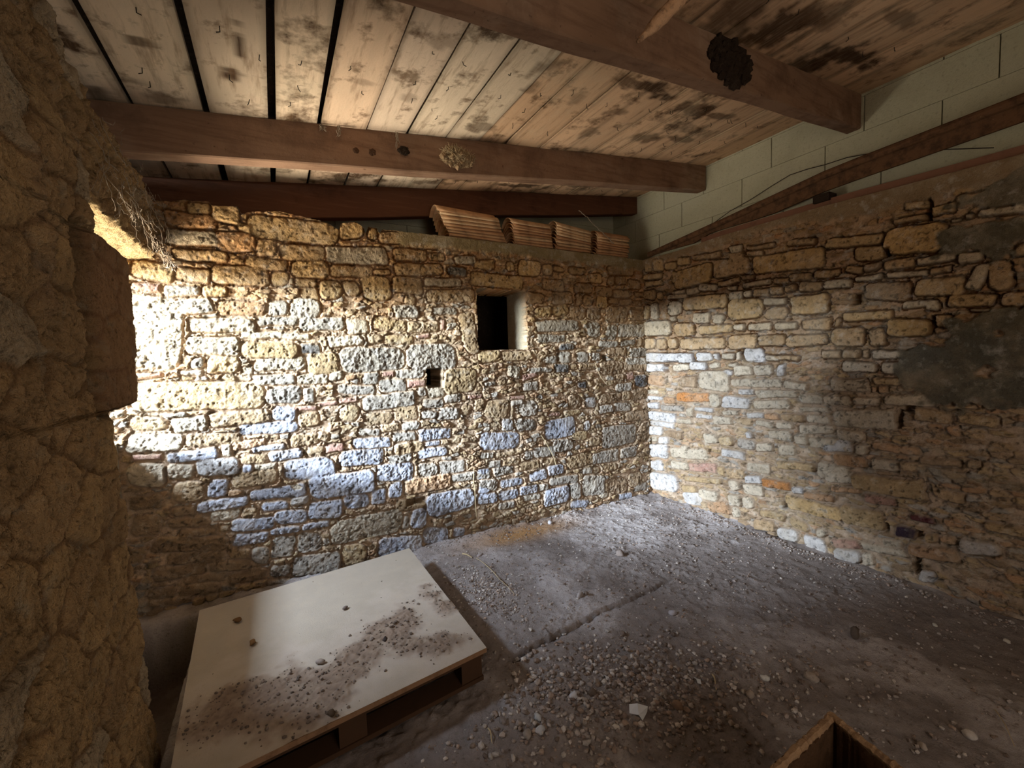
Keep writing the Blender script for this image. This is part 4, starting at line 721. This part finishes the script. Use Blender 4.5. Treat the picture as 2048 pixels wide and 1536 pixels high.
# ------------------------------------------------------------------ nests and webs
def nest(c, rad, n, name, lab, m, cat='nest', flat=.35, straws=0, axis=1):
    root = empty(name, c); tag(root, lab, cat); m_ = MB()
    for i in range(n):
        a, q = rnd.uniform(0, 6.28), rnd.random() ** .6; m_.rock((rad[0] * q * math.cos(a), -rnd.uniform(0, flat) * rad[0] * (1 - q * .8), rad[1] * q * math.sin(a)), rad[0] * rnd.uniform(.10, .22), (1, .8, .9), rnd, (1, 1, 1), 1)
    m_.rock((0, 0, 0), rad[0] * .95, (1, flat * .55, rad[1] / rad[0]), rnd, (1, 1, 1), 3, rz=0); m_.build('mud', m, root)
    if straws:
        m_ = MB()
        for i in range(straws):
            a, q = rnd.uniform(0, 6.28), rnd.random() ** .5; x_, z_ = rad[0] * q * math.cos(a), rad[1] * q * math.sin(a); y_ = -flat * rad[0] * (1.05 - q * .7)
            l = rnd.uniform(.012, .035); b1, b2 = rnd.uniform(0, 3.14), rnd.uniform(-.4, .4)
            m_.tube([(x_, y_, z_), (x_ + l * math.cos(b1), y_ - l * b2, z_ + l * math.sin(b1))], .0011, 4)
        o = m_.build('straws', MS['straw'], root); o['kind'] = 'stuff'
    return root
nest((1.08, 2.627, 2.752), (.115, .062), 60, 'bird_nest', 'round straw and mud nest stuck on the face of the middle roof beam', MS['nest'], straws=260)
nest((.745, 2.63, 2.735), (.034, .026), 22, 'mud_nest', 'small dark mud nest remnant left of the straw nest on the middle beam', MS['dark'])
nest((.56, 2.628, 2.69), (.020, .018), 12, 'mud_nest', 'tiny mud patch low on the middle beam, right of its centre', MS['pallet'])
nest((.47, 2.628, 2.682), (.018, .016), 12, 'mud_nest', 'tiny mud patch low on the middle beam, leftmost of the mud bits', MS['pallet'])
nest((1.99, 1.39, 2.872), (.150, .105), 120, 'sooty_nest', 'black matted nest remnant hanging on the nearest roof beam', MS['dark'], flat=.10)

def webclump(name, lab, strands, rad=.0012):
    m_ = MB()
    for pts in strands: m_.tube(pts, rad * rnd.uniform(.6, 1.6), 4)
    return tag(m_.build(name, MS['web']), lab, 'cobweb', 'dusty cobwebs')
def drape(a, b_, sag, n=9, j=.006):
    out = []
    for i in range(n):
        t = i / (n - 1); out.append((a[0] * (1 - t) + b_[0] * t + rnd.uniform(-j, j), a[1] * (1 - t) + b_[1] * t + rnd.uniform(-j, j), a[2] * (1 - t) + b_[2] * t - sag * 4 * t * (1 - t) + rnd.uniform(-j, j)))
    return out
S = []
for i in range(80):
    y0 = rnd.uniform(2.1, 3.2); z0 = rnd.uniform(2.14, 2.45); y1 = y0 + rnd.uniform(-.12, .25); S.append(drape((-.50 + rnd.uniform(-.03, .02), y0, z0), (-.50 + rnd.uniform(-.03, .02), min(y1, 3.24), z0 - rnd.uniform(-.05, .14)), rnd.uniform(0, .03)))
webclump('cobweb', 'thick dusty cobweb hanging over the stones at the head of the left opening', S, .0009)
S = [drape((-.50, y0, 2.13), (-.50 + rnd.uniform(0, .05), y0 + rnd.uniform(-.03, .05), 2.13 - rnd.uniform(.03, .10)), 0, 8, .012) for y0 in [rnd.uniform(2.75, 3.2) for _ in range(26)]]
webclump('cobweb', 'curly pale root-like web tufts under the head of the left opening', S, .0022)
for (x_, l, lab) in ((.30, .05, 'small web tuft hanging at the top of the middle beam, leftmost'), (.385, .07, 'bulbous web tuft hanging at the top of the middle beam, second from left'), (.70, .11, 'long wispy web hanging beside the dark mud nest')):
    webclump('cobweb', lab, [drape((x_ + rnd.uniform(-.015, .015), 2.612, cz(x_) - .01), (x_ + rnd.uniform(-.015, .015), 2.605, cz(x_) - l * rnd.uniform(.5, 1)), 0, 7, .004) for _ in range(9)], .0014)
webclump('cobweb', 'wispy web hanging from the planks near the nearest beam end', [drape((1.74 + rnd.uniform(-.03, .03), 1.62, cz(1.74)), (1.74 + rnd.uniform(-.03, .03), 1.60, cz(1.74) - rnd.uniform(.02, .07)), 0, 7, .006) for _ in range(14)], .0014)
webclump('cobweb', 'grey dusty strand hanging before the tile stacks near the corner', [drape((2.62, 3.40, 2.86), (2.64, 3.30, 2.78), .0, 7, .008), drape((2.64, 3.30, 2.78), (2.95, 3.28, 2.56), .01, 12, .005)], .0035)
# dead roots hanging on the back wall
def rootline(p, r, lab):
    m_ = MB(); m_.tube([tuple(ony(a, b_, YB - .05)) for a, b_ in p], r, 5); tag(m_.build('dry_root', MS['straw']), lab, 'root', 'dry roots on the stone walls')
rootline([(1082, 870), (1092, 885), (1100, 900), (1108, 916), (1112, 930)], .0026, 'thin dry root slanting below the big bluish stone in the back wall')
rootline([(948, 935), (947, 960), (950, 985), (951, 1010), (953, 1035)], .0024, 'thin dry root hanging down low on the back wall')
rootline([(972, 815), (990, 835), (1000, 850), (1012, 862), (1025, 876)], .0020, 'thin dry root across the white stone right of centre in the back wall')
rootline([(1190, 725), (1195, 740), (1202, 755), (1210, 765)], .0026, 'thin dry root near the small putlog hole by the room corner')
rootline([(720, 1082), (732, 1077), (748, 1073), (752, 1076)], .0022, 'short curved root sticking out near the foot of the back wall')

# ------------------------------------------------------------------ broken brown box at the lower right
ap = onz(1660, 1425, .30); e1 = onz(1540, 1536, .30) - ap; e2 = onz(1800, 1536, .30) - ap
e1 = _n(np.array([e1[0], e1[1], 0])); e2 = _n(np.array([e2[0], e2[1], 0]))
box = empty('broken_box', (ap[0], ap[1], 0)); tag(box, 'rough open brown box with ragged rim, corner showing at the bottom right', 'box')
def wallp(o0, d, L, inn, name, seed, zh=.30):
    n = 40; vs = []; fs = []; rn = random.Random(seed)
    for i in range(n + 1):
        p = o0 + d * (L * i / n); j = rn.uniform(-.003, .003); ht = zh + rn.uniform(-.004, .003) + (-.012 * (1 if i < 2 else 0)); tk = .026 + rn.uniform(-.003, .003)
        q = p + inn * tk
        vs += [(p[0] + j, p[1], .012), (p[0] + j, p[1] + j, ht), (q[0], q[1], ht - .004 + j), (q[0], q[1], .012)]
    for i in range(n):
        for a in range(4): c2 = (a + 1) % 4; fs.append((i * 4 + a, i * 4 + c2, (i + 1) * 4 + c2, (i + 1) * 4 + a))
    fs += [(0, 1, 2, 3), (n * 4 + 3, n * 4 + 2, n * 4 + 1, n * 4)]; m_ = MB(); m_.add(vs, fs); sd = m_.build(name, MS['carton_shade'], box)
    rim = []; q2 = o0 + inn * .012
    for i in range(41): p = q2 + d * (L * i / 40); rim.append((p[0], p[1], zh + rn.uniform(-.003, .003)))
    m_ = MB(); m_.tube(rim, [.013 + rn.uniform(-.002, .002) for _ in rim], 7); m_.build('frayed_rim', MS['carton'], sd)
oo = np.array([0., 0, 0]); L1, L2 = .42, .36
wallp(oo, e1, L1, e2, 'side', 1); wallp(oo, e2, L2, e1, 'side', 2); wallp(e2 * L2, e1, L1, -e2, 'side', 3); wallp(e1 * L1, e2, L2, -e1, 'side', 4)
m_ = MB(); q = [oo, e1 * L1, e1 * L1 + e2 * L2, e2 * L2]; m_.add([(a[0], a[1], .012) for a in q] + [(a[0], a[1], .03) for a in q], [(3, 2, 1, 0), (0, 1, 5, 4), (1, 2, 6, 5), (2, 3, 7, 6), (3, 0, 4, 7), (4, 5, 6, 7)]); m_.build('bottom', MS['carton'], box)
